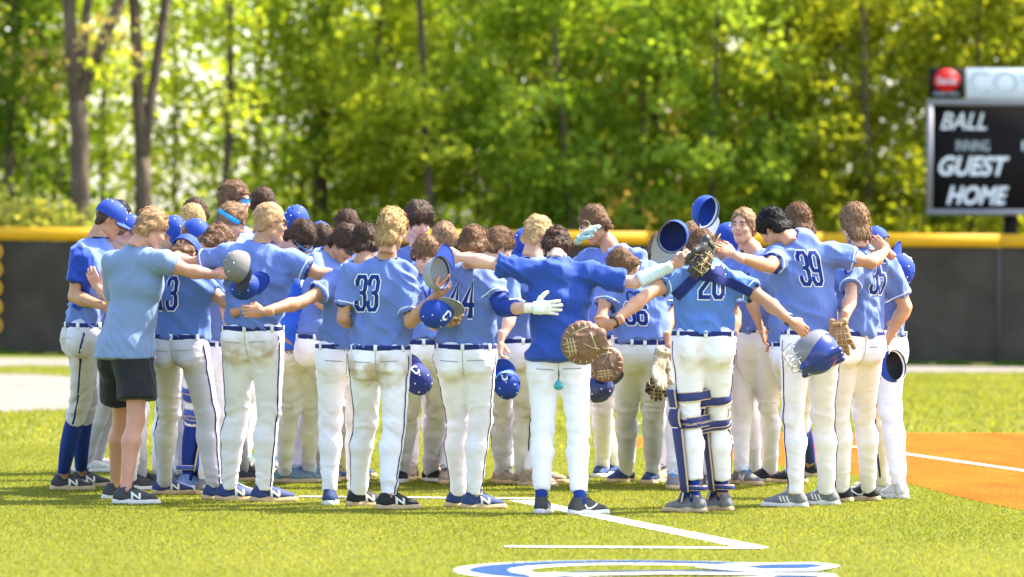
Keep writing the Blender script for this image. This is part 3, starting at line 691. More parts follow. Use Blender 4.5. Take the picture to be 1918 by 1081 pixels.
G = {'0': [[(0, c_), (0, 1.7 - c_), (c_, 1.7), (1 - c_, 1.7), (1, 1.7 - c_), (1, c_), (1 - c_, 0), (c_, 0), (0, c_)]],
     '1': [[(.2, 1.45), (.5, 1.7), (.5, 0)], [(.2, 0), (.8, 0)]],
     '2': [[(0, 1.3), (0, 1.7 - c_), (c_, 1.7), (1 - c_, 1.7), (1, 1.7 - c_), (1, 1.1), (0, .35), (0, 0), (1.05, 0)]],
     '3': [[(0, 1.25), (0, 1.7 - c_), (c_, 1.7), (1 - c_, 1.7), (1, 1.7 - c_), (1, 1.05), (.82, .87), (1, .69), (1, c_), (1 - c_, 0), (c_, 0), (0, c_), (0, .45)], [(.4, .87), (.85, .87)]],
     '4': [[(.75, 0), (.75, 1.7), (0, .55), (1.05, .55)], [(.5, 0), (1.0, 0)]],
     '5': [[(1, 1.7), (0, 1.7), (0, .95), (1 - c_, .95), (1, .95 - c_), (1, c_), (1 - c_, 0), (c_, 0), (0, c_), (0, .4)]],
     '6': [[(1, 1.3), (1, 1.7 - c_), (1 - c_, 1.7), (c_, 1.7), (0, 1.7 - c_), (0, c_), (c_, 0), (1 - c_, 0), (1, c_), (1, .75), (1 - c_, .97), (0, .97)]],
     '9': [[(0, .4), (0, c_), (c_, 0), (1 - c_, 0), (1, c_), (1, 1.7 - c_), (1 - c_, 1.7), (c_, 1.7), (0, 1.7 - c_), (0, .95), (c_, .73), (1, .73)]],
     'C': [[(1, 1.2), (1, 1.7 - c_), (1 - c_, 1.7), (c_, 1.7), (0, 1.7 - c_), (0, c_), (c_, 0), (1 - c_, 0), (1, c_), (1, .5)]],
     'O': [[(0, c_), (0, 1.7 - c_), (c_, 1.7), (1 - c_, 1.7), (1, 1.7 - c_), (1, c_), (1 - c_, 0), (c_, 0), (0, c_)]],
     'V': [[(0, 1.7), (.5, 0), (1, 1.7)]], 'E': [[(1, 1.7), (0, 1.7), (0, 0), (1, 0)], [(0, .87), (.75, .87)]],
     'N': [[(0, 0), (0, 1.7), (1, 0), (1, 1.7)]], 'A': [[(0, 0), (.5, 1.7), (1, 0)], [(.2, .55), (.8, .55)]], 'T': [[(0, 1.7), (1, 1.7)], [(.5, 1.7), (.5, 0)]],
     'S': [[(1, 1.35), (1, 1.7 - c_), (1 - c_, 1.7), (c_, 1.7), (0, 1.7 - c_), (0, 1.05), (c_, .87), (1 - c_, .87), (1, .69), (1, c_), (1 - c_, 0), (c_, 0), (0, c_), (0, .38)]],
     's': [[(0, 0), (.3, .1), (.55, .5), (.5, .9), (.2, .75), (.1, .4), (.4, .1), (.8, .1), (1.1, .4)]],
     'o': [[(.5, 0), (.1, .2), (0, .5), (.2, .8), (.55, .8), (.8, .5), (.7, .15), (.5, 0)], [(.7, .7), (1.1, .8)]],
     'h': [[(0, 0), (.25, 1.6), (.1, .6), (.5, .85), (.7, .6), (.6, 0), (.9, 0)]]}
def glyphs(text, h, w, gap, stroke, step=.012):   # centred text, list of 2D ribbons
    k = len(text); out = []; W = k * w + (k - 1) * gap
    for i, ch in enumerate(text):
        for pl in G[ch]:
            P = [(-W / 2 + i * (w + gap) + x * w, (y / 1.7 - .5) * h) for x, y in pl]
            cl = P[0] == P[-1]
            out.append(ribbon(P[:-1] if cl else P, stroke, step, cl))
    return join(out)

def make_cap():                                   # head frame: z up, bill towards +Y, centre of head at origin
    rx, ry, rz, zc = .086, .103, .098, .030
    nu, nv = 48, 12; V, Fo = [], []
    for j in range(nv + 1):
        v = (j / nv) * math.pi / 2 * .985; 
        for i in range(nu):
            u = i * 2 * math.pi / nu; se = 1 - .012 * math.exp(-((((u + math.pi / 6) / (math.pi / 3)) % 1 - .5) / .07) ** 2)
            c = math.cos(v) ** .82
            V.append((rx * c * math.sin(u) * se, -.008 + ry * c * math.cos(u) * se, zc + rz * math.sin(v) * se - .012 * (1 - math.sin(v)) * (1 if j == 0 else 0)))
    O = np.array(V); I = O.copy(); cen = A(0, -.008, zc); I = cen + (O - cen) * .955; I[:nu, 2] = O[:nu, 2]
    F = []
    for j in range(nv):
        for i in range(nu):
            k = (i + 1) % nu; F.append([j * nu + i, j * nu + k, (j + 1) * nu + k, (j + 1) * nu + i])
    F = np.array(F)[:, ::-1]; n = len(O)
    rim = np.array([[i, (i + 1) % nu, n + (i + 1) % nu, n + i] for i in range(nu)])
    crown = (O, np.concatenate([F, ])) ; inner = (I, np.concatenate([F[:, ::-1]]))
    rimm = (np.concatenate([O[:nu], I[:nu] * A(.94, .94, 1) + A(0, 0, .022)]), np.array([[i, (i + 1) % nu, nu + (i + 1) % nu, nu + i] for i in range(nu)]))
    B = []; nb, mb = 17, 5
    for s in (1, -1):
        for j in range(mb):
            for i in range(nb):
                a = (i / (nb - 1) - .5) * 2 * 1.12; t = j / (mb - 1)
                x0, y0 = rx * .97 * math.sin(a), -.008 + ry * .97 * math.cos(a)
                y = y0 + t * .078 * max(.0, math.cos(a * 1.28)) ** .6; x = x0 * (1 + .05 * t)
                z = zc - .010 - 1.9 * x * x - t * .010 + s * .0022
                B.append((x, y, z))
    B = np.array(B); q = lambda s, j, i: s * nb * mb + j * nb + i; F = []
    for j in range(mb - 1):
        for i in range(nb - 1):
            F.append([q(0, j, i), q(0, j, i + 1), q(0, j + 1, i + 1), q(0, j + 1, i)][::-1]); F.append([q(1, j, i), q(1, j, i + 1), q(1, j + 1, i + 1), q(1, j + 1, i)])
    for i in range(nb - 1): F.append([q(0, mb - 1, i), q(0, mb - 1, i + 1), q(1, mb - 1, i + 1), q(1, mb - 1, i)])
    bt = tube([A(0, -.008, zc + rz - .004), A(0, -.008, zc + rz + .002), A(0, -.008, zc + rz + .005)], [.009, .009, .004], 10)
    ey = []
    for k in range(6):
        a = (k + .0) * math.pi / 3; v = .95; c = math.cos(v) ** .82
        p = A(rx * c * math.sin(a), -.008 + ry * c * math.cos(a), zc + rz * math.sin(v)); nn = nrm((p - cen) / A(rx, ry, rz) ** 1)
        ey.append(tube([p - nn * .002, p + nn * .002], .0042, 8))
    lg, lf = glyphs('C', .046, .034, 0, .010, .006)
    ph = lg[:, 0] / rx; zz = lg[:, 1] + .075
    vv = np.arcsin(np.clip((zz - zc) / rz, 0, 1)); c = np.cos(vv) ** .82
    LG = np.stack([rx * c * np.sin(ph) * 1.02, -.008 + ry * c * np.cos(ph) * 1.025 + .001, zz + .001], 1)
    return crown, inner, rimm, (B, np.array(F)), bt, join(ey), (LG, lf)
CAP = make_cap()
CAPM = [mesh_data(n_, v, f, M_royal) for n_, (v, f) in zip(('cap', 'lining', 'sweatband', 'bill', 'button', 'eyelets', 'logo'), CAP)]
def cap_parts(root_obj, crown=M_royal, lining=M_navy, sweat=M_navy, bill=M_royal, logo=M_white):
    for k, (nm_, m) in enumerate((('lining', lining), ('sweatband', sweat), ('bill', bill), ('button', crown), ('eyelets', M_white), ('logo', logo)), 1):
        if nm_ == 'logo' and logo is None: continue
        o = link(nm_, CAPM[k], root_obj, mat=m)
        if nm_ == 'eyelets': o['kind'] = 'stuff'

HAIRT = {}
def make_hair(style, seed):
    r = np.random.default_rng(seed)
    P = dict(crop=(.010, .003, .05, 42, 0, 2), short=(.009, .003, .05, 55, .000, 0), buzz=(.004, .002, .05, 80, 0, 0), wavy=(.012, .0045, .02, 26, .01, 1), mop=(.020, .008, -.01, 28, .02, 1),
             curly=(.015, .006, .02, 44, .012, 2), mullet=(.013, .0045, -.06, 26, .03, 1))[style]
    th, amp, _, fr, low, curl = P
    f = Field((-.14, -.17, -.19), (.14, .15, .19), .0075)
    f.ell((0, -.014, .038), (.0765 + th * .55, .096 + th * .7, .087 + th), k=.01)
    f.seg((-.055, -.035, -.0), (.055, -.035, -.0), .032 + th * .4, k=.03)
    f.seg((-.04, -.068, -.045), (.04, -.068, -.045), .022 + th * .4, k=.03)
    if style in ('mullet',): f.seg((-.045, -.07, -.07), (.045, -.07, -.07), .030, k=.03); f.seg((-.045, -.078, -.095), (.045, -.078, -.095), .022, k=.02)
    if style in ('wavy', 'mop', 'curly'): f.seg((-.05, -.062, -.055), (.05, -.062, -.055), .03, k=.03)
    if style == 'mop': f.seg((-.05, .075, .075), (.05, .075, .075), .03, k=.03)
    # face opening, ears, neck
    zf = {'mop': .045, 'curly': .055, 'wavy': .058, 'crop': .088, 'buzz': .070}.get(style, .062)
    f.ell((0, .105, zf - .115), (.075, .085, .115), op='s', k=.01)
    f.seg((-.2, .0, -.045), (.2, .0, -.045), .036, op='s', k=.008)
    if style in ('short', 'buzz', 'crop'): f.seg((-.2, -.04, -.10), (.2, -.04, -.10), .035, op='s', k=.01)
    V, F = f.mesh(1); N = vnorm(V, F)
    d = noise(V * A(fr, fr, fr) + 7 * seed, seed) * amp
    if curl == 2: d = d + (1 - 2 * np.abs(noise(V * 60, seed + 3))) * .0045
    else: d = d + noise(V * A(70, 25, 32), seed + 5) * .0042
    V = V + N * d[:, None]; N = vnorm(V, F)
    # loose locks
    nl = dict(crop=1000, short=1000, buzz=600, wavy=1500, mop=1500, curly=1400, mullet=1600)[style]; ln = dict(crop=.018, short=.018, buzz=.008, wavy=.036, mop=.042, curly=.026, mullet=.04)[style]
    idx = r.integers(0, len(V), nl); idx = idx[(V[idx][:, 2] > -.06) | (style == 'mullet')]; LV, LF = [], []
    for q, i in enumerate(idx):
        p, nn = V[i], N[i]; flow = A(p[0] * 2.5, -.55 + p[1] * 2, -.7 if p[2] < .09 else -.1) + r.normal(0, .25 if curl < 2 else .8, 3)
        flow = nrm(flow - nn * (flow @ nn)); w = np.cross(nn, flow) * r.uniform(.0018, .0036); L = ln * r.uniform(.5, 1.3)
        a, b, c = p - nn * .003, p + flow * L * .5 + nn * L * .24, p + flow * L + nn * L * (.04 if curl < 2 else .0)
        o = len(LV); LV += [a - w, a + w, b - w * .9, b + w * .9, c - w * .2, c + w * .2]; LF += [[o, o + 1, o + 3, o + 2], [o + 2, o + 3, o + 5, o + 4]]
    V2, F2 = join([(V, F), (np.array(LV), np.array(LF))])
    HAIRT[(style, seed % 3)] = mesh_data('hair', V2, F2, HAIR['brown'])
for i_, s_ in enumerate(('crop', 'short', 'buzz', 'wavy', 'mop', 'curly', 'mullet')):
    for k_ in (0, 1, 2): make_hair(s_, 30 * i_ + k_ + 3 * 40)

def make_glasses():
    L = []
    for s in (-1, 1):
        g = []
        for i in range(7):
            for j in range(4):
                u = i / 6 - .5; v = j / 3 - .5; x = s * .033 + u * .052; z = .006 + v * .032 * (1 - .5 * abs(u)); g.append((x, .112 - abs(x) ** 2 * 11, z))
        F = [[i * 4 + j, (i + 1) * 4 + j, (i + 1) * 4 + j + 1, i * 4 + j + 1] for i in range(6) for j in range(3)]
        L.append((np.array(g), np.array(F)))
    top = tube([A(x, .1135 - x * x * 11, .024 - abs(x) * .05) for x in np.linspace(-.066, .066, 13)], .0035, 6)
    tm = [tube([A(s * .064, .072, .017), A(s * .079, .02, .010), A(s * .081, -.02, .004)], .003, 6) for s in (-1, 1)]
    return join(L), join([top] + tm)
GLL, GLF = make_glasses(); ME_lens = mesh_data('lens', *GLL, M_lens); ME_gframe = mesh_data('sunglasses', *GLF, M_bplastic)
ME_shoe = mesh_data('shoe', *S_up, SHOE['grey']); ME_sole = mesh_data('sole', *S_so, M_sole_w); ME_cleats = mesh_data('cleats', *S_cl, M_rubber); ME_lace = mesh_data('laces', *S_la, M_rubber)
def shoe_logo(kind):
    if kind == 'N': P, F = glyphs('N', .040, .046, 0, .013, .01)
    elif kind == 'swoosh': P, F = ribbon([(-.045, .012), (-.032, -.012), (-.01, -.012), (.05, .018)], .010, .01)
    else:
        P, F = join([ribbon([(x, -.018), (x + .018, .02)], .009, .01) for x in (-.03, -.008, .014)])
    out = []
    bv = BVHTree.FromPolygons(S_up[0].tolist(), S_up[1].tolist())
    for s in (-1, 1):
        V = []
        for x, y in P:
            o = Vector((s * .2, .055 + x, -.095 + .052 + y * .9)); h = bv.ray_cast(o, Vector((-s, 0, -.0)))
            V.append((h[0].x + s * .0025, h[0].y, h[0].z) if h[0] else (s * .03, o.y, o.z))
        out.append((np.array(V), F))
    return mesh_data('shoe_logo', *join(out), M_white)
ME_slogo = {k: shoe_logo(k) for k in ('N', 'swoosh', 'stripes')}
# ------------------------------------------------------------------ figures
SKIN = dict(fair=(.64, .37, .26), tan=(.46, .23, .125), mid=(.54, .29, .175), red=(.52, .25, .16))
PW, PG = (.85, .795, .83), (.55, .52, .57)
def yawf(deg): a = math.radians(deg); return A(math.sin(a), math.cos(a), 0), A(math.cos(a), -math.sin(a), 0)
def ik(S, T, l1, l2, pole):
    d = T - S; L = np.linalg.norm(d)
    if L > (l1 + l2) * .995: T = S + d / L * (l1 + l2) * .995; d = T - S; L = np.linalg.norm(d)
    u = d / L; a = (l1 * l1 - l2 * l2 + L * L) / (2 * L); h = math.sqrt(max(l1 * l1 - a * a, 0)); p = np.asarray(pole, float); p = nrm(p - u * (p @ u))
    return S + u * a + p * h, T
def bvh(V, F): return BVHTree.FromPolygons(V.tolist(), F.tolist())
def project(name, P, F, c, u, v, n, tree_, off, mat, parent, **kw):
    V, ok = [], []
    for x, y in P:
        q = c + u * x + v * y; h = tree_.ray_cast(Vector(q + n * .35), Vector(-n), .6)
        if h[0] is None: V.append(q); ok.append(False)
        else: V.append(np.array(h[0]) + n * off); ok.append(True)
    ok = np.array(ok); F = F[ok[F].all(1)]
    if not len(F): return None
    return mk_child(name, np.array(V), F, mat, parent, **kw)
def mk_child(name, V, F, mat, parent, **kw):
    if parent.type == 'EMPTY': base = np.array(parent.location)
    else: base = np.array(parent.parent.location)
    return link(name, mesh_data(name, V - base, F, mat), parent, **kw)
def ringcast(tree_, c, axis, fwd_, rad=.3, n=36, off=.004):
    axis = nrm(axis); x = nrm(fwd_ - axis * (fwd_ @ axis)); y = np.cross(axis, x); P, N = [], []
    for i in range(n):
        a = i * 2 * math.pi / n; d = x * math.cos(a) + y * math.sin(a)
        h = tree_.ray_cast(Vector(c + d * rad), Vector(-d), rad)
        P.append(np.array(h[0]) if h[0] is not None else c + d * .08); N.append(d)
    P, N = np.array(P), np.array(N)
    for _ in range(1): P = (np.roll(P, 1, 0) + 2 * P + np.roll(P, -1, 0)) / 4
    return P + N * off, N
def jitter_fold(V, F, s, fn):
    N = vnorm(V, F); return V + N * fn[:, None]

def person(n, D, hip, neck, head, yaw, label, hyaw=None, pitch=20, hroll=0, s=1.0, feet=None, L=None, R=None, skin='mid', hair=('short', 'brown'), cap=None,
           jersey=SKYB, jersey2=None, untuck=False, pants=PW, cut=.085, shoe=('grey', 'tan', 'N'), sock=None, number=None, front=None, stripe=False, belt=True, shorts=False, tee=False,
           seat=.2, knee=.16, glasses=None, headband=None, h=.0125, fit=1.0, sleeve=.62, wide=1.0, pipe=False, guards=None, side=None, collar=True, undersleeve=None, extra=None, thigh=1.0):
    fwd, rt = yawf(yaw); up = A(0, 0, 1)
    hyaw = yaw if hyaw is None else hyaw; hf, hr = yawf(hyaw)
    B = at(hip[0], hip[1], D + (hip[2] if len(hip) > 2 else 0)); Nk = at(neck[0], neck[1], D + (neck[2] if len(neck) > 2 else 0)); Hc = at(head[0], head[1], D + (head[2] if len(head) > 2 else 0))
    B[2] = min(B[2], 1.12 * s)
    if feet: FT = [gnd(f[0], f[1]) for f in feet]; FY = [f[2] for f in feet]
    else:
        FT = [A(B[0], D, 0) - rt * .13, A(B[0], D, 0) + rt * .13]; FY = [yaw - 8, yaw + 8]
    root = thing('person', (B[0], D, 0), label, 'person', 'players gathered in the huddle'); root['_abs'] = 1
    sk = np.array(SKIN[skin])
    sp = nrm(Nk - B); TL = np.linalg.norm(Nk - B)
    hips = [B - rt * .088 * s - up * .085 * s, B + rt * .088 * s - up * .085 * s]
    ank = [FT[0] + up * .095, FT[1] + up * .095]; knees = []
    for i in (0, 1):
        k = hips[i] * .50 + ank[i] * .50 + up * .015 + yawf(FY[i])[0] * .02 + fwd * .015; knees.append(k)
    chest = B + (Nk - B) * .62 + fwd * .015; waist = B + (Nk - B) * .18 + fwd * .01
    # arms
    arms = []
    SH = []
    for sd, spec in ((-1, L), (1, R)):
        sh = Nk + rt * sd * .182 * s * wide - sp * .055 * s
        spec = spec or dict(auto='down')
        if 'sh' in spec: sh = at(spec['sh'][0], spec['sh'][1], D + (spec['sh'][2] if len(spec['sh']) > 2 else 0))
        l1, l2 = .285 * s, .255 * s
        au = spec.get('auto')
        if au == 'down': wr = sh + rt * sd * .07 + fwd * .10 - up * .47 * s; pole = rt * sd - fwd * .8
        elif au == 'fold': wr = sh + rt * (-sd) * .10 + fwd * .25 - up * .33 * s; pole = rt * sd * .6 - up * .6
        elif au == 'out': wr = sh + rt * sd * .42 + fwd * .18 - up * .10 * s; pole = -fwd * .6 - up * .5 + rt * sd * .4
        elif au == 'back': wr = sh + rt * sd * .32 + fwd * .22 - up * .28 * s; pole = -fwd * .4 - up * .5 + rt * sd * .6
        else:
            w = spec['wrist']; wr = at(w[0], w[1], D + w[2]); pole = spec.get('pole', -up * .8 - fwd * .3)
        if 'elbow' in spec: e = spec['elbow']; el = at(e[0], e[1], D + e[2])
        else: el, wr = ik(sh, wr, l1, l2, pole)
        hd = nrm(spec['hand']) if 'hand' in spec else nrm(wr - el)
        pn = spec.get('palm', -rt * sd if au == 'down' else A(0, 1, 0))
        arms.append((sd, sh, el, wr, hd, pn, spec.get('pose', 'rest'), spec)); SH.append(sh)
    # ---- body: one continuous skin
    lo = np.min([B, Nk, Hc, *FT, *knees] + [a[k] for a in arms for k in (1, 2, 3)], 0) - .2; hi = np.max([B, Nk, Hc, *FT, *knees] + [a[k] for a in arms for k in (1, 2, 3)], 0) + .2
    lo[2] = -.02
    f = Field(lo, hi, h * 1.3)
    z_, y_, x_ = up, hf, hr
    pr = math.radians(-pitch); rr_ = math.radians(hroll)
    y2 = y_ * math.cos(pr) + up * math.sin(pr); z2 = -y_ * math.sin(pr) + up * math.cos(pr)
    x3 = x_ * math.cos(rr_) - z2 * math.sin(rr_); z3 = x_ * math.sin(rr_) + z2 * math.cos(rr_)
    HM = mat4(x3, y2, z3, Hc, s * .95)
    f.seg(B - up * .05, waist, .085 * s, .082 * s, side=rt, asp=1.35); f.seg(waist, chest, .082 * s, .098 * s, side=rt, asp=1.35)
    f.seg(SH[0] * .8 + SH[1] * .2, SH[1] * .8 + SH[0] * .2, .050 * s, k=.04)
    f.seg(Nk - sp * .08, Nk + (Hc - Nk) * .25, .072 * s, .055 * s, k=.05)
    sb_ = Hc - np.array(z3) * .075 * s - np.array(y2) * .03 * s
    f.seg(Nk - sp * .02, sb_, .052 * s, .048 * s, k=.03)
    for i in (0, 1):
        lr = 1 if shorts else .78
        f.seg(hips[i], knees[i], .082 * s * fit * lr, .054 * s * lr, k=.04); m = knees[i] * .68 + ank[i] * .32 - yawf(FY[i])[0] * .012
        f.seg(knees[i], m, .050 * s * lr, .057 * s * lr, k=.03); f.seg(m, ank[i], .057 * s * lr, .034 * s, k=.03); f.seg(ank[i], ank[i] - up * .04, .034 * s, k=.02)
    for sd, sh, el, wr, hd, pn, pose, spec in arms:
        mm = sh * .5 + el * .5; f.seg(sh, mm, .047 * s, .047 * s, k=.03); f.seg(mm, el, .046 * s, .036 * s, k=.03); m = el * .72 + wr * .28
        f.seg(el, m, .037 * s, .044 * s, k=.02); f.seg(m, wr, .044 * s, .0255 * s, k=.02)
        f.seg(wr, wr + hd * .02, .0262 * s, k=.01)
    bV, bF = f.mesh(1)
    col = np.tile(sk, (len(bV), 1)); parts = [(bV, bF)]; cols = [col]
    parts.append((xf(HEAD[0], HM), HEAD[1])); cols.append(sk * HEAD[2])
    for sd, sh, el, wr, hd, pn, pose, spec in arms:
        if pose == 'none': continue
        hv, hF = HANDS[pose]; x, y, z = frame(hd, pn); hv = hv.copy()
        # left-hand template: thumb +X = cross(y,z); for a left hand palm +Y, fingers +Z
        if sd == 1: hv[:, 0] *= -1; hF = hF[:, ::-1]
        HMt = mat4(x, y, z, wr, s); w_ = xf(hv, HMt)
        if spec.get('glove'):
            gl = mk_child('batting_glove', w_ + vnorm(w_, hF) * .0025, hF, M_cream, root)
            q = [wr + z * .012 + (x * math.cos(a) * .035 + y * math.sin(a) * .029) * s for a in np.linspace(0, 2 * math.pi, 21)[:-1]]
            nn = np.array([nrm(p - wr) for p in q]); mk_child('cuff', *band(q, nn, z, .055, .004), M_white, gl)
        parts.append((w_, hF)); cols.append(np.tile(sk * A(1.02, .96, .94), (len(w_), 1)))
    V, F = join(parts); mk_child('body', V, F, M_skin, root, ) if False else link('body', mesh_data('body', V - np.array(root.location), F, M_skin, cols=np.concatenate(cols)), root)
    # ---- hair / cap / glasses
    hm = HM.copy(); hm[:3, 3] -= np.array(root.location)
    st, hc_ = hair; q = (int(head[0]) + int(head[1])) % 3
    hs = hm.copy()
    if cap is not None: hs[:3, :3] *= .94; st = 'buzz' if st in ('short', 'buzz', 'crop') else ('mullet' if st == 'mullet' else 'short')
    link('hair', HAIRT[(st, q)], root, M=hs, mat=HAIR[hc_])
    if cap is not None:
        cm = hm.copy()
        if cap.get('back'): cm[:3, 0] *= -1; cm[:3, 1] *= -1
        tl = cap.get('tilt', -4); t = math.radians(tl); yy, zz = cm[:3, 1].copy(), cm[:3, 2].copy(); cm[:3, 1] = yy * math.cos(t) + zz * math.sin(t); cm[:3, 2] = -yy * math.sin(t) + zz * math.cos(t)
        cm[:3, :3] *= 1.06
        co = link('cap', CAPM[0], root, M=cm, mat=cap.get('m', M_royal)); cap_parts(co, cap.get('m', M_royal), bill=cap.get('b', cap.get('m', M_royal)), logo=cap.get('logo', M_white))
    if glasses:
        g_ = link('sunglasses', ME_gframe, root, M=hm, mat=glasses[0]); link('lens', ME_lens, g_, mat=glasses[1])
    if headband:
        bvh_ = bvh(xf(np.array([v.co for v in HAIRT[(st, q)].vertices]), HM), np.array([p.vertices[:] for p in HAIRT[(st, q)].polygons])); P, N = ringcast(bvh_, Hc + np.array(z3) * .024 * s, np.array(z3) + np.array(y2) * .05, y2, .25, 36, .004); mk_child('headband', *band(P, N, nrm(np.array(z3) + np.array(y2) * .05), .030, .004), headband, root)
    # ---- trousers
    fl = np.min([B, *FT, *knees, *hips], 0) - .2; fh = np.max([B, *FT, *knees, *hips], 0) + .2; fl[2] = 0; fh[2] = B[2] + .1
    f = Field(fl, fh, h); ft_ = fit; tc = [(B + up * ((-.016 if not untuck else -untuck + .025)), up)]
    f.seg(hips[0] * .75 + hips[1] * .25 + up * .02, hips[1] * .75 + hips[0] * .25 + up * .02, .110 * s * ft_, k=.04, clip=tc)
    f.seg(B + up * .05, B - up * .04, .102 * s * ft_, .112 * s * ft_, side=rt, asp=1.38, k=.04, clip=tc)
    for i in (0, 1):
        g_ = hips[i] - fwd * .050 - up * .050; f.ell(g_, (.088 * s, .086 * s, .10 * s), k=.05, clip=tc)
        fy = yawf(FY[i])[0]
        if shorts:
            e = hips[i] * .30 + knees[i] * .70 + (rt * (1 if i else -1)) * .01; pl = [(e, nrm(knees[i] - hips[i]))]
            f.seg(hips[i] + up * .03, e + (e - hips[i]) * .3, .112 * s, .128 * s, side=fwd, asp=1.05, k=.06, clip=pl)
            continue
        f.seg(hips[i], knees[i], .107 * s * ft_ * thigh, .070 * s * ft_, k=.04)
        c_up = ank[i] + up * (cut - .095) if cut < .2 else ank[i] + (knees[i] - ank[i]) * ((cut - .095) / max(knees[i][2] - .095, .1))
        cl = [(c_up, nrm(ank[i] - knees[i]))]; m = knees[i] * .66 + ank[i] * .34 - fy * .014
        f.seg(knees[i], m, .067 * s * ft_, .069 * s * ft_, k=.035, clip=cl); f.seg(m, ank[i] - up * .04, .069 * s * ft_, .048 * s * ft_, k=.03, clip=cl)
    V, F = f.mesh(1)
    zrel = V[:, 2]; kz = (knees[0][2] + knees[1][2]) / 2; cz = B[2] - .20
    Pn = V + A(D * 3.7 + hip[0], 0, 0)
    wk = np.exp(-((zrel - kz) / .11) ** 2); wa = np.exp(-((zrel - .16) / .10) ** 2); ws = np.exp(-((zrel - cz) / .09) ** 2)
    wz = noise(Pn * A(4, 4, 3), 3)
    cr = lambda n_: .5 - np.abs(n_) ** .8 * 1.5
    rid = cr(noise(np.stack([Pn[:, 0] * 6, Pn[:, 1] * 6, Pn[:, 2] * 19 + wz * 3], 1), 1))
    dg = cr(noise(np.stack([Pn[:, 0] * 5 + Pn[:, 2] * 2, Pn[:, 1] * 5, Pn[:, 2] * 11 - Pn[:, 0] * 8 + wz * 1.5], 1), 2))
    amp = (.001 + .011 * wk + .009 * wa + .006 * ws) * (.4 if shorts else 1) 
    V = V + vnorm(V, F) * (rid * amp + dg * (.001 if shorts else .003 + .004 * ws))[:, None]
    V = relax(V, F, .15)
    base = np.tile(np.array((.012, .012, .013)) if shorts else np.array(pants), (len(V), 1)).astype(float)
    if not shorts:
        nz = np.clip(.5 + fbm(V * 14, 4), 0, 1.3)
        bk = ((V - B) @ fwd < 0)
        a_ = 1.7 * seat * nz * np.exp(-((zrel - (B[2] - .17)) / .10) ** 2) * bk + knee * nz * np.exp(-((zrel - kz + .03) / .11) ** 2) + .10 * nz * np.exp(-((zrel - .12) / .12) ** 2) + .05 * np.clip(nz - .5, 0, 1)
        a_ = np.clip(a_, 0, .9)[:, None]; base = base * (1 - a_) + A(.50, .36, .20) * a_
    tr = link('shorts' if shorts else 'trousers', mesh_data('trousers', V - np.array(root.location), F, M_pants if not shorts else M_cloth, cols=base), root)
    tV, tF = V, F; tb = bvh(tV, tF)
    if belt and not shorts:
        P, N = ringcast(tb, B - up * .032, up, fwd, .35, 40, .003); be = mk_child('belt', *band(P, N, up, .032, .004), M_navy, root)
        for a in (2, 8, 13, 20, 27, 32, 38): 
            p, nn = P[a], N[a]; x = np.cross(nn, up); mk_child('belt_loop', *box(p + nn * .006, (.022, .006, .042), np.array([x, nn, up]).T), M_white, be)
    if h < .0128 and not shorts and not guards:
        for sgn in (-1, 1):
            P_, F_ = ribbon([(-.055, 0), (.055, .006 * sgn)], .006); project('pocket_welt', P_, F_, B - up * .115 + rt * sgn * .082 * s, rt, up, -fwd, tb, .002, M_grey, tr)
        P_, F_ = ribbon([(0, 0), (0, -.15)], .004); project('seat_seam', P_, F_, B - up * .06, rt, up, -fwd, tb, .0015, M_grey, tr)
    if stripe:
        for i in (0, 1):
            out = nrm(rt * (1 if i else -1) - fwd * .45); pts = [hips[i] + up * .09, hips[i]] + [hips[i] + (knees[i] - hips[i]) * t for t in np.linspace(.1, 1, 12)] + [knees[i] + (ank[i] - knees[i]) * t for t in np.linspace(.08, 1 - max(cut - .1, 0) / max(knees[i][2], .1) , 12)]
            V_ = []; nn = []
            for p in pts:
                hh = tb.ray_cast(Vector(p + out * .35), Vector(-out), .4)
                if hh[0] is None: continue
                V_.append(np.array(hh[0])); nn.append(out)
            if len(V_) > 3: mk_child('side_stripe', *band(V_, nn, fwd, .015, .003, closed=False), M_navy, tr)
    # ---- socks, shoes
    um, sm, lg = shoe
    for i in (0, 1):
        if sock is not None:
            top = cut + .02 if cut > .125 else .12; P = [ank[i] - up * .03, ank[i] + up * .02] + [ank[i] + (knees[i] - ank[i]) * t - yawf(FY[i])[0] * .014 * math.sin(math.pi * min(t, 1)) for t in np.linspace(.1, min(1.05, (top - .05) / .42), 8)]
            rr2 = [.038 if cut > .125 else .035] * 2 + [.037 + (.023 if cut > .3 else .003) * math.sin(min(t, .8) / .8 * math.pi / 2) for t in np.linspace(.1, min(1.05, (top - .05) / .42), 8)]
            mk_child('sock', *tube(P, np.array(rr2) * s, 16), sock, root)
        fy, fr_ = yawf(FY[i]); M = mat4(fr_, fy, up, FT[i] + up * .095 * s - np.array(root.location), s * 1.02)
        o = link('shoe', ME_shoe, root, M=M, mat=SHOE[um]); link('sole', ME_sole, o, mat=M_sole_tan if sm == 'tan' else M_sole_w)
        c2 = link('cleats', ME_cleats, o); c2['kind'] = 'stuff'; link('laces', ME_lace, o, mat=M_rubber if um not in ('teal', 'grey') else M_band); 
        if lg: link('shoe_logo', ME_slogo[lg], o, mat=M_cream)
    # ---- jersey
    hem = B - (sp * .028 if not untuck else up * untuck); J = []
    jl = np.min([hem, Nk, *SH] + [a[2] for a in arms], 0) - .2; jh = np.max([hem, Nk, *SH] + [a[2] for a in arms], 0) + .2
    f = Field(jl, jh, h); hc = [(hem, -sp if not untuck else -up)]
    lw = .143 if not untuck else .128
    f.seg(hem - sp * .10, waist + sp * .05, lw * s * fit, .121 * s * fit, side=rt, asp=1.40, k=.04, clip=hc)
    f.seg(waist + sp * .02, chest, .119 * s, .131 * s, side=rt, asp=1.38 * wide, k=.05)
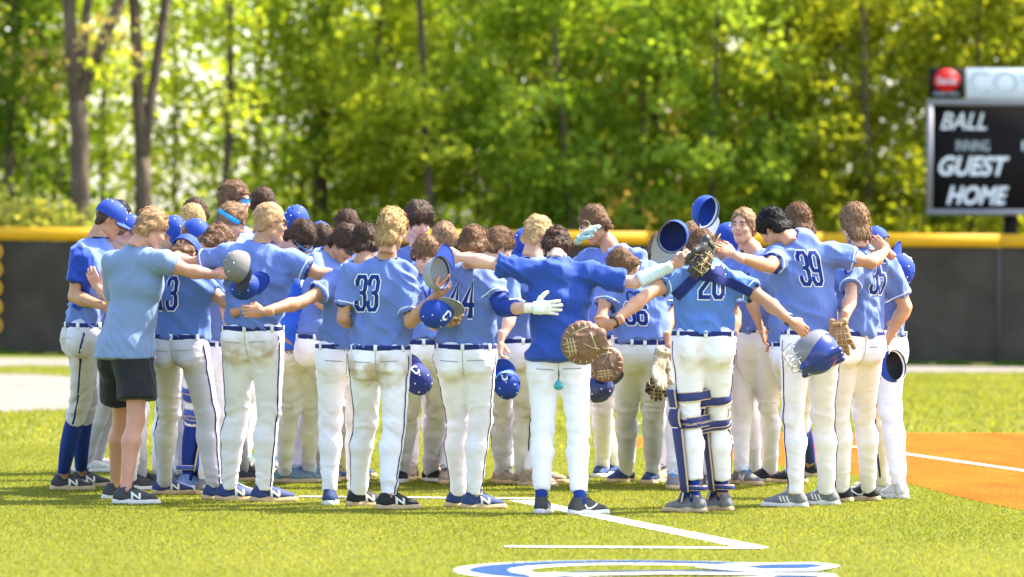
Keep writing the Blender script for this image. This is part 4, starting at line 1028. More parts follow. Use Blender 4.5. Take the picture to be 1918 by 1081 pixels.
    f.seg(chest, Nk - sp * .07 * s, .131 * s, .090 * s, side=rt, asp=1.5 * wide, k=.05)
    f.seg(SH[0] * .88 + SH[1] * .12, SH[1] * .88 + SH[0] * .12, .076 * s, k=.05)
    nd = nrm(sb_ - Nk)
    f.seg(Nk - nd * .06, Nk + nd * .03, .098 * s, .067 * s, k=.035, clip=[(Nk + nd * .022, nd)])
    f.seg(Nk + nd * .002, Nk + nd * .10, .058 * s, .062 * s, op='s', k=.006)
    if untuck: f.seg(B + up * .06 - fwd * .01, hem - up * .1 - fwd * .015, .135 * s, .182 * s, side=rt, asp=1.12, k=.05, clip=hc)
    if untuck: f.seg(B - up * .04 - fwd * .02, hem - up * .1 - fwd * .02, .165 * s, .185 * s, side=rt, asp=1.25, k=.03, clip=hc)
    sl_end = []
    for sd, sh, el, wr, hd, pn, pose, spec in arms:
        ua = nrm(el - sh); Lu = np.linalg.norm(el - sh); fr = spec.get('sl', sleeve + .14); e = sh + ua * Lu * fr; sl_end.append((e, ua, sh))
        rs = .070 if not tee else .074
        f.seg(sh, e + ua * .08, rs * s, (rs + .007) * s, k=.04, clip=[(e, ua)])
    V, F = f.mesh(1); q = V - B
    a1, a2, a3 = q @ rt, q @ fwd, q @ sp; sd_ = hip[0] * .37
    wp = noise(np.stack([a1 * 4, a2 * 4, a3 * 3], 1) + sd_, 8)
    vert = cr(noise(np.stack([a1 * 12 + wp * 1.1 + sd_, a2 * 12, a3 * 2.6 + wp * .9], 1), 6))
    hz = cr(noise(np.stack([a1 * 6 + a3 * 4, a2 * 6 + sd_, a3 * 15 - a1 * 9 * (1 if int(hip[0]) % 2 else -1) + wp * 1.5], 1), 7))
    lowf = np.clip(1 - a3 / (.45 * TL), 0, 1)
    dArm = np.min([np.linalg.norm(V - x_[2], axis=1) for x_ in sl_end], 0); wa = np.exp(-(dArm / .16) ** 2)
    V = V + vnorm(V, F) * (.35 if tee else 1) * (1 - (.75 * np.exp(-np.maximum((V - hem)[:, 2], 0) / .05) if untuck else 0) * np.ones(len(V)))[:, None] * (vert * (.019 + .006 * lowf) + hz * (.009 + .020 * lowf + .014 * wa))[:, None]
    if not untuck: V = V - sp * (np.exp(-np.maximum(a3 - .01, 0) / .03) * (.010 + .014 * noise(np.stack([a1 * 8 + sd_, a2 * 8, a3 * 0], 1), 12)))[:, None]
    V = relax(V, F, .2)
    jc = np.tile(np.array(jersey, float), (len(V), 1))
    if jersey2 is not None:
        a_, b_ = arms[1][1], arms[1][2]; t_ = np.clip((V - a_) @ (b_ - a_) / ((b_ - a_) @ (b_ - a_)), .12, 1); jc[np.linalg.norm(V - a_ - t_[:, None] * (b_ - a_), axis=1) < .098] = jersey2
    if side is not None: jc[(np.abs(a1) > .125 * s) & (a3 < TL * .72) & (np.abs(a2 + .0) < .06)] = side
    if pipe:
        for (e, ua, sh_) in sl_end:
            t = (e - V) @ ua; rd_ = np.linalg.norm((V - e) + t[:, None] * ua, axis=1); jc[(t < .003) & (t > -.03) & (rd_ < .12) & (np.abs(a1) > .178 * s)] = NAVY
    je = link('shirt' if tee else 'jersey', mesh_data('jersey', V - np.array(root.location), F, M_cloth, cols=jc), root)
    jb = None
    if pipe:
        jb = bvh(V, F)
        for (e, ua, sh_) in sl_end:
            P, N = ringcast(jb, e - ua * .026, ua, up if abs(ua[2]) < .8 else fwd, .16, 26, .002); 
            if np.max(np.linalg.norm(P - e, axis=1)) < .16: mk_child('sleeve_piping', *band(P, N, ua, .007, .003), M_white, je)
    if collar:
        P = [Nk + nd * .022 + (rt * math.cos(a) + np.cross(nd, rt) * math.sin(a)) * .064 * s for a in np.linspace(0, 2 * math.pi, 25)[:-1]]
        mk_child('collar', *tube(P, .0065, 6, closed=True), M_dknit if not tee else M_cloth, je) if not tee else None
    if number:
        jb = jb or bvh(V, F); txt, dx, dz, hh, ww = number[:5]; nrm_ = -fwd; u_ = rt; v_ = nrm(sp - nrm_ * (sp @ nrm_))
        if len(number) > 5 and number[5] == 'front': nrm_ = fwd; u_ = -rt; v_ = nrm(sp - nrm_ * (sp @ nrm_))
        c = B + sp * TL * dz + u_ * dx
        P, F_ = glyphs(txt, hh, ww, ww * .48, ww * .70); o = project('number_outline', P, F_, c, u_, v_, nrm_, jb, .0035, M_white, je)
        P, F_ = glyphs(txt, hh, ww, ww * .48, ww * .46); project('number', P, F_, c, u_, v_, nrm_, jb, .006, M_dknit, je)
    if front:
        jb = jb or bvh(V, F); txt, dz, hh, ww, mt = front[:5]; u_ = -rt; v_ = nrm(sp - fwd * (sp @ fwd)); c = B + sp * TL * dz + u_ * (front[5] if len(front) > 5 else 0)
        P, F_ = glyphs(txt, hh, ww, ww * .4, ww * .3); project('lettering', P, F_, c, u_, v_, fwd, jb, .005, mt, je)
    if undersleeve:
        for sd, sh, el, wr, hd, pn, pose, spec in arms:
            if spec.get('us'):
                t = spec['us']; P = [sh + (el - sh) * x for x in (.6, .75, .9, 1)] + [el + (wr - el) * x for x in np.linspace(.1, t, 4)]
                mk_child('undersleeve', *tube(P, np.linspace(.058, .050, len(P)), 16), undersleeve, root)
    for sd, sh, el, wr, hd, pn, pose, spec in arms:
        if spec.get('wrap'):
            m_, a, b, r1, r2 = spec['wrap']; P = [el + (wr - el) * x for x in np.linspace(a, b, 12)]
            mk_child('arm_sleeve', *tube(P, np.linspace(r1, r2, 12) * (1 + .03 * np.sin(np.arange(12) * 2.2)), 16), m_, root)
        if spec.get('wband'):
            ax = nrm(wr - el)
            for m_, off, w_, r_ in spec['wband']:
                c = wr - ax * off; xx, yy, zz = frame(ax, A(0, 0.2, 1)); P = [c + (xx * math.cos(a) + yy * math.sin(a)) * r_ for a in np.linspace(0, 2 * math.pi, 21)[:-1]]
                mk_child('wristband', *band(P, [nrm(p - c) for p in P], zz, w_, .004), m_, root)
    if guards:
        for i in (0, 1):
            fy, fr2 = yawf(FY[i]); gm, edge = guards; kn, an = knees[i], ank[i]; ax = nrm(kn - an)
            def ring(pz, w, nm='strap'):
                c = pz; P, N = ringcast(tb, c, ax, fy, .22, 28, .004); st_ = mk_child(nm, *band(P, N, ax, w, .005), gm, root)
                for sg in (-1, 1): mk_child('edging', *tube(P + ax * sg * w / 2 + N * .003, .0035, 5, closed=True), edge, st_)
            ring(kn + ax * .13, .055); ring(kn - ax * .02, .045); ring(kn - ax * .05, .03)
            c = an + ax * .055; P = [c + fy * math.cos(a) * .085 + fr2 * math.sin(a) * .062 for a in np.linspace(0, 2 * math.pi, 25)[:-1]]
            N = [nrm(p - c) for p in P]; st_ = mk_child('strap', *band(P, N, up, .026, .005), gm, root)
            for sg in (-1, 1): mk_child('edging', *tube(np.array(P) + up * sg * .013, .0035, 5, closed=True), edge, st_)
            # shin plate wraps the front; knee cups; ankle flaps
            def plate(nm, z0, z1, r0_, r1_, aa, nz=8, bulge=.0):
                V, F = [], []
                na = 13
                for sgn in (1, 0):
                    for j in range(nz):
                        t = j / (nz - 1); c0 = an + (kn - an) * 0; cc = an + ax * (z0 + (z1 - z0) * t); rr3 = (r0_ + (r1_ - r0_) * t) + bulge * math.sin(math.pi * t) + (.012 if sgn else 0)
                        for k in range(na):
                            a = (k / (na - 1) - .5) * 2 * aa; V.append(cc + (fy * math.cos(a) * 1.08 + fr2 * math.sin(a)) * rr3)
                q = lambda s_, j, k: s_ * nz * na + j * na + k
                for j in range(nz - 1):
                    for k in range(na - 1): F.append([q(0, j, k), q(0, j, k + 1), q(0, j + 1, k + 1), q(0, j + 1, k)]); F.append([q(1, j, k), q(1, j, k + 1), q(1, j + 1, k + 1), q(1, j + 1, k)][::-1])
                for k in range(na - 1):
                    F.append([q(0, 0, k), q(1, 0, k), q(1, 0, k + 1), q(0, 0, k + 1)]); F.append([q(0, nz - 1, k), q(0, nz - 1, k + 1), q(1, nz - 1, k + 1), q(1, nz - 1, k)])
                for j in range(nz - 1):
                    F.append([q(0, j, 0), q(0, j + 1, 0), q(1, j + 1, 0), q(1, j, 0)]); F.append([q(0, j, na - 1), q(1, j, na - 1), q(1, j + 1, na - 1), q(0, j + 1, na - 1)])
                V = np.array(V); o = mk_child(nm, V, np.array(F), gm, root)
                for k in (0, na - 1): mk_child('edging', *tube([V[q(0, j, k)] for j in range(nz)], .006, 6), edge, o)
                return o
            LK = np.linalg.norm(kn - an)
            plate('shin_plate', .03, LK - .07, .062, .088, 1.55); plate('knee_plate', LK - .06, LK + .05, .090, .092, 1.5, bulge=.014); plate('thigh_plate', LK + .06, LK + .17, .092, .104, 1.35)
            plate('foot_plate', -.03, .025, .085, .066, 1.1)
    if extra: extra(dict(root=root, V=V, F=F, B=B, Nk=Nk, sp=sp, rt=rt, fwd=fwd, TL=TL, je=je, arms=arms, tb=tb, HM=HM))
    return root
# ------------------------------------------------------------------ the huddle, near side (backs to us), left to right
up = A(0, 0, 1); away = A(0, 1, 0); toward = A(0, -1, 0); rgt = A(1, 0, 0); lft = A(-1, 0, 0)
person('capped_left', 36.25, (158, 598), (186, 452), (205, 412), 72, 'player in a royal blue cap and high royal socks, leftmost of the huddle', hyaw=85, pitch=24, feet=[(152, 912, 78), (118, 918, 72)],
       R=dict(sh=(154, 480, -.12), elbow=(138, 556, -.16), wrist=(196, 574, -.30), sl=.66), L=dict(auto='back'), skin='tan', hair=('short', 'dark'), cap={}, jersey2=ROYAL, pants=PG, cut=.47, sock=M_knit,
       shoe=('charcoal', 'tan', 'N'), stripe=True, number=('11', -.0, .60, .20, .06), h=.0125)
person('tee', 35.35, (238, 640), (262, 462), (284, 428), 48, 'blond man in a plain light blue tee and black shorts, second from the left', hyaw=62, pitch=30, feet=[(216, 935, 78), (236, 944, 80)],
       R=dict(sh=(308, 490, -.16), elbow=(352, 508, -.16), wrist=(404, 514, -.14), hand=A(1, .1, .1), palm=A(.1, 1, -.3), pose='grip', sl=.50), L=dict(sh=(212, 492, .05), elbow=(218, 565, .30), wrist=(186, 540, .60), hand=A(-.5, .1, .85), palm=A(.3, 1, 0), pose='rest'),
       skin='red', hair=('wavy', 'sandy'), jersey=(.165, .23, .36), untuck=.10, shorts=True, tee=True, shoe=('charcoal', 'pale', 'N'), belt=False, h=.0125, sleeve=.70, wide=1.05)
person('thirteen', 35.65, (336, 622), (343, 497), (346, 476, .10), 22, 'player bowed under a royal cap behind the outstretched tee arm, number partly hidden', hyaw=25, pitch=50, feet=[(308, 926, 70), (402, 936, 60)],
       R=dict(sh=(380, 532, -.05), elbow=(412, 560, -.12), wrist=(452, 582, -.45), hand=A(1, -.1, .25), pose='grip'), L=dict(auto='back'), skin='tan', hair=('short', 'brown'), cap={}, jersey=(.09, .165, .42), pants=PG, stripe=True,
       shoe=('navy', 'tan', 'N'), sock=M_dknit, number=('13', -.05, .58, .19, .055), seat=.1, h=.0125)
person('broad', 35.3, (474, 606), (487, 462), (506, 417), 22, 'tall broad blond player in sunglasses with both arms spread, bare blue back', hyaw=68, pitch=8, feet=[(428, 938, 68), (494, 940, 66)],
       L=dict(sh=(418, 480, .0), elbow=(368, 492, .05), wrist=(310, 505, .25), sl=.86), R=dict(sh=(552, 490, -.05), elbow=(598, 515, -.08), wrist=(652, 518, -.05), hand=A(1, .15, 0), sl=.62), skin='tan', hair=('buzz', 'sandy'),
       glasses=(M_bplastic, M_lens), jersey=SKYB, seat=.35, stripe=True, shoe=('navy', 'tan', 'N'), sock=M_dknit, s=1.05, h=.0125, wide=1.06, pipe=True)
person('reacher', 35.15, (648, 640), (676, 500), (684, 458, .02), -4, 'dark-haired player half behind number 33, reaching left with bare forearm', pitch=25, feet=[(617, 946, 2), (664, 940, 4)],
       L=dict(sh=(636, 528, -.02), elbow=(566, 566, -.22), wrist=(492, 584, -.42), hand=A(-1, -.05, .0), palm=A(0, 1, 0), pose='grip', sl=.62), R=dict(auto='fold'), skin='tan', hair=('wavy', 'dark'), number=('1', .06, .30, .24, .085), knee=.3, seat=.1,
       shoe=('navy', 'pale', None), sock=M_dknit, h=.0125, pipe=True)
person('thirtythree', 34.7, (712, 642), (722, 490), (735, 430), 12, 'blond player wearing number 33 holding a grey cap up in his right hand', hyaw=25, pitch=14, feet=[(672, 948, 62), (728, 954, 64)],
       L=dict(sh=(657, 512, .0), elbow=(642, 596, -.04), wrist=(668, 612, .22)), R=dict(sh=(765, 514, -.02), elbow=(768, 604, -.16), wrist=(818, 553, -.28), hand=A(.6, -.1, .62), palm=A(-.4, .9, .4), pose='point', sl=.86), skin='tan', hair=('mullet', 'blond'),
       number=('33', -.075, .61, .20, .052), pants=PW, seat=.5, stripe=True, shoe=('black', 'tan', 'N'), sock=M_dknit, h=.012, pipe=True)
person('fortyfour', 34.7, (872, 640), (884, 506), (886, 462), 8, 'player wearing number 44 with a white batting glove on his right hand', pitch=30, feet=[(858, 950, 62), (888, 953, 66)],
       R=dict(sh=(922, 528, -.05), elbow=(942, 578, -.16), wrist=(1003, 577, -.46), hand=A(1, 0, .02), palm=A(0, 1, .0), pose='open', glove=True, us=.40, sl=.60), L=dict(sh=(835, 530, 0), auto='fold', sl=.6), undersleeve=M_royal,
       skin='fair', hair=('wavy', 'brown'), number=('44', -.03, .60, .21, .062), seat=.15, stripe=True, shoe=('navy', 'tan', 'N'), sock=M_dknit, h=.012, wide=1.05, pipe=True)
def charm(c):
    p = at(1046, 722, 34.28) - np.array(c['root'].location)
    t_ = [(0, 0, .035), (0, 0, .028), (0, 0, .018), (0, 0, .0), (0, 0, -.02), (0, 0, -.03)]; r = [.004, .012, .022, .032, .026, .008]
    V, F = tube(np.array(t_) + p, r, 10); link('teal_charm', mesh_data('teal_charm', V, F, M_teal, False), c['root'])
    V, F = tube([p + A(0, 0, .03), p + A(.004, 0, .06), p + A(.0, .03, .09)], .003, 5); link('cord', mesh_data('cord', V, F, M_rubber), c['root'])
person('royal', 34.45, (1046, 655), (1044, 494), (1043, 465, .12), 0, 'man in a plain royal blue pullover with arms spread over both neighbours', pitch=48, feet=[(1014, 962, 8), (1086, 964, 52)],
       L=dict(sh=(980, 506, 0), elbow=(912, 492, .0), wrist=(862, 482, .06), hand=A(-1, .25, -.1), palm=A(0, 1, -.2), sl=.72), R=dict(sh=(1108, 515, 0), elbow=(1188, 530, -.05), wrist=(1262, 496, -.05), hand=A(.8, -.1, .55), palm=A(0, 1, -.1), pose='grip', sl=.80, wrap=(M_shade, .12, .96, .052, .036)),
       skin='fair', hair=('curly', 'dark'), jersey=(.020, .062, .30), untuck=.06, belt=False, cut=.14, shoe=('charcoal', 'pale', 'swoosh'), sock=M_knit, h=.012, seat=.12, extra=charm, fit=.97)
def harness(c):
    jb = bvh(c['V'], c['F']); rt_, fw_, sp_ = c['rt'], c['fwd'], c['sp']; n_ = -fw_; v_ = nrm(sp_ - n_ * (sp_ @ n_)); c0 = c['B'] + sp_ * c['TL'] * .78
    for nm_, pl, w in (('chest_protector_strap', [(.24, .14), (.06, .045), (0, .02), (-.06, .03), (-.17, -.09), (-.26, -.19)], .062), ('chest_protector_strap', [(.27, -.08), (.15, -.02), (0, .02), (-.06, .05), (-.16, .15)], .055)):
        P, F_ = ribbon(pl, w); project(nm_, P, F_, c0, rt_, v_, n_, jb, .010 if w > .06 else .013, M_navy, c['root'])
person('catcher', 34.5, (1318, 612), (1322, 498), (1314, 470, .12), -4, 'catcher in navy shin guards seen from behind, strap harness across the back', pitch=40, feet=[(1300, 960, -62), (1352, 957, -50)],
       L=dict(sh=(1262, 520, 0), elbow=(1208, 556, -.20), wrist=(1148, 604, -.42), hand=A(-.8, .1, -.35), palm=A(0, 1, 0), sl=.50, wband=((M_bplastic, .02, .045, .036),)), R=dict(sh=(1384, 528, 0), elbow=(1432, 562, -.10), wrist=(1482, 602, -.30), hand=A(.75, .0, -.55), palm=A(-.2, 1, -.1), pose='grip', sl=.62, wband=((M_teall, .035, .012, .034), (M_navy, .015, .014, .033))),
       skin='tan', hair=('wavy', 'brown'), number=('26', .03, .74, .18, .055), jersey=(.09, .185, .48), seat=.25, knee=.35, cut=.20, sock=M_knit, shoe=('grey', 'tan', None), guards=(surf('navy_pad', (.035, .042, .15), rough=.7, spec=.3), M_lace), h=.012, extra=harness, pipe=True, stripe=True, thigh=1.06)
def patch(c):
    jb = bvh(c['V'], c['F']); a = c['arms'][0]; sh, el = a[1], a[2]; ax = nrm(el - sh); n_ = nrm(A(-.2, -1, .15)); v_ = nrm(-ax - n_ * (-ax @ n_)); u_ = np.cross(v_, n_) * -1; u_ = np.cross(n_, v_) * -1
    P, F_ = glyphs('C', .055, .038, 0, .012, .006); project('sleeve_patch', P, F_, sh + ax * .08, u_, v_, n_, jb, .005, M_dknit, c['je'])
person('thirtynine', 35.3, (1520, 612), (1488, 450), (1448, 428, .02), -8, 'player wearing number 39 with black curly hair, arms over both neighbours', hyaw=-50, pitch=42, feet=[(1488, 950, -75), (1548, 946, -72)],
       L=dict(sh=(1452, 482, -.05), elbow=(1442, 500, -.30), wrist=(1375, 478, -.62), hand=A(-.9, .0, .5), palm=A(-.2, .8, -.5), sl=.6), R=dict(sh=(1560, 478, 0), elbow=(1632, 492, .0), wrist=(1660, 470, .22), hand=A(-.5, .3, .5), pose='rest', sl=.62), skin='tan', hair=('curly', 'black'),
       number=('39', .04, .68, .20, .052), pants=PW, stripe=True, shoe=('grey', 'pale', 'stripes'), sock=M_dknit, h=.012, wide=1.02, pipe=True, extra=patch)
person('thirtyfive', 35.65, (1602, 616), (1612, 458), (1600, 420), -30, 'player wearing number 35 with a light brown mullet, right of the player in number 39', hyaw=-22, pitch=12, feet=[(1576, 940, -50), (1626, 938, -58)],
       L=dict(sh=(1592, 492, -.10), elbow=(1594, 556, -.32), wrist=(1580, 602, -.50), hand=A(-.2, 0, -1), palm=A(1, .3, 0)), R=dict(sh=(1660, 500, .1), auto='down'), skin='mid', hair=('mullet', 'light'), number=('35', .075, .62, .20, .05), seat=.15, stripe=True,
       shoe=('black', 'tan', 'swoosh'), sock=M_black, h=.0125, pipe=True, thigh=1.08, extra=patch)
person('rightmost', 36.9, (1652, 618), (1650, 480), (1640, 462), -55, 'rightmost player of the huddle, elbow out and pale cleats', hyaw=-60, pitch=25, feet=[(1652, 920, -75), (1684, 934, -30)],
       R=dict(sh=(1672, 515, -.15), elbow=(1698, 575, -.15), wrist=(1672, 620, -.22), hand=A(.3, -.1, -.9), palm=A(-1, 0, 0), pose='grip'), L=dict(auto='fold'), skin='tan', hair=('short', 'brown'), cap={}, stripe=True, shoe=('bone', 'pale', None), sock=M_white, pipe=True)

# ------------------------------------------------------------------ far side and middle, left to right
def back(n, D, hx, hy, yaw, label, **kw):
    s = kw.get('s', 1.0); k = FPX / D; hd = kw.pop('hd', (0, 0, 0)); lean = kw.pop('lean', 0)
    nk = kw.pop('neck', None) or (hx - lean * .35 - math.sin(math.radians(yaw)) * 14, hy + 56 * s * 271 / 300 + (-10 if kw.get('pitch', 20) > 35 else 0), .06 * math.cos(math.radians(yaw)) * -1)
    zb = 1.0 * s; by = 480 + .00785 * (hx - 959) + (CAMZ - zb) * k
    hp = kw.pop('hip', None) or (hx - lean, by)
    kw.setdefault('L', dict(auto='out')); kw.setdefault('R', dict(auto='out')); kw.setdefault('h', .0175)
    return person(n, D, hp, nk, (hx, hy, *(hd[2:] or (0,))) if False else (hx, hy, hd[2]), yaw, label, **kw)
DN = dict(auto='down'); FO = dict(auto='fold'); BK = dict(auto='back')
back('a', 39.9, 222, 408, 95, 'dark-haired player in profile just behind the leftmost cap', pitch=12, hair=('short', 'black'), skin='tan', feet=[(178, 882, 95), (158, 884, 90)], shoe=('bone', 'pale', None), pants=PG, L=DN, R=DN, jersey=ROYAL)
back('b', 36.6, 238, 438, 80, 'player in a royal cap hidden behind the blond man in the tee', pitch=38, cap={}, feet=[(262, 915, 80), (244, 918, 70)], shoe=('charcoal', 'pale', None), stripe=True, L=DN, R=BK)
back('c', 37.6, 322, 440, 120, 'player under a royal cap right of the blond man in the tee', pitch=42, cap={}, L=DN, R=DN)
back('d', 37.2, 362, 446, 100, 'player whose cap sits tipped back showing its dark inside', pitch=25, cap=dict(tilt=-25), L=DN, R=DN, feet=[(352, 918, 60), (372, 915, 65)], shoe=('blue', 'pale', None), sock=M_knit, cut=.42, guards=(surf('royal_pad', (.03, .07, .36), rough=.5, spec=.5), M_lace))
back('e', 38.9, 360, 418, 170, 'blond head bowed behind the tipped back cap', pitch=35, hair=('wavy', 'blond'), L=DN, R=DN)
back('f', 39.9, 366, 406, 190, 'brown-haired player farthest back above the blond head', pitch=40, hair=('wavy', 'dark'), L=DN, R=DN)
back('g', 36.5, 406, 458, 60, 'curly brown head bowed below the bright blue headband', pitch=50, hair=('curly', 'brown'), L=DN, R=DN, neck=(385, 490, -.12))
back('h', 37.9, 434, 416, 80, 'player wearing a bright blue headband, looking down', hyaw=95, pitch=28, hair=('wavy', 'light'), headband=M_band, L=DN, R=DN, neck=(408, 462, 0), hip=(408, 612), feet=[(424, 902, 70), (454, 900, 75)], shoe=('charcoal', 'tan', None))
back('i', 40.2, 440, 376, 120, 'tallest player, curly hair and blue mirrored sunglasses, above the headband', hyaw=112, pitch=5, hair=('curly', 'brown'), glasses=(M_bplastic, M_cylens), s=1.10, skin='fair', L=BK, R=BK)
back('j', 40.6, 492, 388, 190, 'brown-haired player behind the tall blond one in sunglasses', pitch=25, hair=('wavy', 'dark'), s=1.06)
back('k', 39.0, 556, 420, 200, 'player in a royal cap rising above two curly bowed heads', pitch=30, cap=dict(logo=None), L=DN, R=DN, feet=[(538, 903, 120), (560, 903, 130)], shoe=('teal', 'tan', None))
back('l', 37.7, 562, 448, 130, 'curly dark head bowed with pale blue glasses, script lettering on the chest', pitch=55, hair=('curly', 'dark'), skin='mid', glasses=(M_cylens, M_lens), neck=(545, 485, .12), hip=(552, 630), untuck=.08, feet=[(580, 903, 100), (534, 904, 95)], shoe=('teal', 'tan', None), jersey=(.04, .14, .58), front=('soh', .72, .085, .045, M_white), L=FO, R=DN, lean=12)
back('m', 38.3, 596, 456, 125, 'second curly dark head bowed, touching the one on its left', pitch=55, hair=('curly', 'dark'), skin='mid', L=DN, R=DN, neck=(582, 488, .1), feet=[(588, 900, 100), (604, 898, 110)], shoe=('grey', 'tan', None))
back('n', 39.7, 601, 450, 200, 'royal cap just showing behind the second curly head', pitch=35, cap=dict(logo=None), L=DN, R=DN)
back('o', 39.2, 650, 428, 200, 'dark-haired player behind the bowed one in dark sunglasses', pitch=35, hair=('wavy', 'dark'), L=DN, R=DN)
back('p', 37.5, 645, 456, 115, 'bowed player with dark hair and dark sunglasses left of number 33', hyaw=125, pitch=48, hair=('wavy', 'dark'), glasses=(M_bplastic, M_lens), skin='tan', neck=(612, 480, .05), hip=(598, 622), feet=[(596, 900, 90), (650, 893, 100)], shoe=('navy', 'tan', None), L=DN, R=FO)
back('q', 39.3, 783, 415, 195, 'tall player with a dark curly mop facing us above number 33', hyaw=155, pitch=22, hair=('mop', 'dark'), skin='fair', s=1.05, L=BK, R=BK, feet=[(812, 897, 170), (770, 899, 200)], shoe=('tan', 'tan', None))
back('r', 37.9, 797, 478, 170, 'short brown-haired player bowed behind the raised grey cap', hyaw=165, pitch=35, hair=('curly', 'brown'), skin='fair', neck=(790, 515, .1), hip=(800, 632), front=('COVEN', .70, .10, .055, M_dknit, .0), feet=[(806, 902, 150), (752, 903, 185)], shoe=('black', 'pale', None), fit=1.1, L=DN, R=DN, knee=.3, seat=.1, h=.013)
back('s', 38.9, 832, 452, 185, 'curly light brown head with a pink forehead left of number 44', pitch=42, hair=('curly', 'light'), skin='fair', L=BK, R=BK, feet=[(836, 905, 180), (858, 903, 170)], shoe=('tan', 'tan', None))
back('t', 37.9, 936, 462, 35, 'brown-haired player right of number 44, right arm hanging', hyaw=60, pitch=30, hair=('wavy', 'brown'), skin='fair', neck=(944, 500, 0), hip=(956, 630), feet=[(938, 905, 150), (978, 908, 140)], shoe=('tan', 'tan', None), R=DN,
     L=dict(sh=(948, 520, -.18), elbow=(958, 590, -.25), wrist=(938, 638, -.35), hand=A(-.05, 0, -1), palm=A(1, 0, 0), pose='grip'), pipe=True, knee=.7, stripe=True)
back('u', 38.6, 1009, 440, 40, 'curly blond player between number 44 and the royal pullover', hyaw=55, pitch=15, hair=('curly', 'blond'), skin='mid', L=DN, R=DN, feet=[(1008, 905, 100), (992, 910, 120)], shoe=('tan', 'tan', None))
back('v', 39.4, 984, 462, 190, 'royal cap peeping between two heads right of number 44', pitch=30, cap=dict(logo=None), L=DN, R=DN)
back('w', 38.9, 1112, 420, 210, 'player in white framed red sunglasses facing the camera side', hyaw=232, pitch=32, hair=('wavy', 'brown'), glasses=(M_wplastic, M_redlens), skin='tan', neck=(1152, 470, .02), s=1.03, L=DN, R=BK, feet=[(1128, 893, 190), (1150, 890, 200)], shoe=('navy', 'pale', None), sock=M_knit)
back('x', 37.9, 1165, 500, 195, 'bowed player with number 36 on the chest', hyaw=215, pitch=62, hair=('wavy', 'brown'), skin='tan', neck=(1195, 508, .08), hip=(1205, 632), number=('36', -.0, .36, .13, .055, 'front'), front=('CO', .62, .06, .04, M_dknit), fit=1.08, pants=(.7, .7, .72), feet=[(1222, 905, 195), (1172, 903, 215)], shoe=('navy', 'tan', None),
     R=dict(sh=(1140, 535, .0), elbow=(1128, 590, -.1), wrist=(1120, 640, -.2), sl=.62), L=dict(sh=(1245, 530, .1), elbow=(1252, 590, .05), wrist=(1248, 640, -.1), hand=A(0, 0, -1)), pipe=True)
back('y', 39.4, 1236, 470, 185, 'player almost hidden left of the held up white lined cap', pitch=40, hair=('short', 'brown'), L=DN, R=DN, feet=[(1275, 900, 190), (1250, 903, 205)], shoe=('tan', 'tan', None))
back('z', 38.2, 1298, 452, 170, 'light brown head showing between the two raised caps', pitch=35, hair=('wavy', 'light'), L=DN, R=DN)
back('aa', 38.9, 1360, 452, 150, 'player in a navy royal cap left of the one who looks up', hyaw=120, pitch=42, cap={}, L=DN, R=DN)
back('bb', 38.6, 1392, 424, 215, 'player looking up over the huddle with an open mouth, short light brown hair', hyaw=205, pitch=-2, hair=('crop', 'light'), skin='mid', neck=(1418, 480, .0), hip=(1428, 610), feet=[(1442, 903, 235), (1412, 900, 230)], shoe=('black', 'pale', None), sock=M_dknit, number=('7', 0, .3, .1, .05, 'front') if False else None, front=('COVE', .66, .09, .055, M_dknit), L=DN, R=BK, h=.0125, pipe=True)
back('cc', 38.2, 1494, 418, 10, 'brown-haired player behind the shoulder of number 39', hyaw=-30, pitch=20, hair=('mullet', 'brown'), skin='mid', L=DN, R=DN, feet=[(1518, 893, -60), (1490, 905, -75)], shoe=('black', 'tan', None), sock=M_knit, cut=.40)

# ------------------------------------------------------------------ things held in hands
def held_cap(px, py, D, zdir, bill, label, group='caps held in players\' hands', crown=M_royal, lining=M_navy, sweat=M_navy, billm=None, logo=M_white, s=1.06):
    x, y, z = frame(zdir, bill); c = at(px, py, D); M = mat4(x, y, z, c - z * .05 * s - y * .015, s)
    root = link('cap', CAPM[0], None, M=M, mat=crown, label=label, category='cap', group=group); cap_parts(root, crown, lining, sweat, billm or crown, logo); return root
held_cap(444, 504, 34.85, A(-.75, -.5, .35), A(.45, -.2, -.85), 'taupe grey cap held out by the man in the light tee', crown=M_taupe, lining=M_taupe, sweat=M_black, billm=M_black, logo=None)
held_cap(463, 534, 34.95, A(-.25, -.9, .1), A(.75, .2, .25), 'royal cap with white eyelets under the taupe grey cap', logo=None, s=.92)
held_cap(820, 506, 34.36, A(-.72, .62, -.2), A(.45, .1, .85), 'grey mesh backed cap raised by number 33, opening towards us', lining=M_grey, crown=M_grey, sweat=M_navy, billm=M_royal)
held_cap(822, 588, 34.38, A(-.35, -.62, -.7), A(.75, -.1, .45), 'royal cap hanging under the raised grey cap of number 33', billm=M_gplastic)
held_cap(1258, 448, 34.3, A(.35, .88, .25), A(-.6, .05, -.85), 'royal cap with pale bill held up in front of the catcher\'s head', lining=M_navy, billm=M_grey, sweat=M_grey)
held_cap(1320, 402, 35.9, A(-.62, .62, .35), A(.35, -.1, -.85), 'royal cap held highest of all with its pale band open to the camera', lining=M_royal, sweat=M_white, billm=M_white)
gc = held_cap(948, 716, 37.4, A(.15, -.80, -.55), A(-.25, -.3, .95), 'royal cap hanging by its bill with blue sunglasses on it, right of number 44')
link('sunglasses', ME_gframe, gc, M=mat4(A(1, 0, 0), A(0, 1, 0), A(0, 0, 1), A(0, .005, .07))); link('lens', ME_lens, gc, M=mat4(A(1, 0, 0), A(0, 1, 0), A(0, 0, 1), A(0, .005, .07)), mat=M_cylens)
held_cap(782, 707, 36.4, A(.45, -.75, -.3), A(-.5, .3, .6), 'navy cap with a white letter showing at the hip of number 33', crown=M_navy)
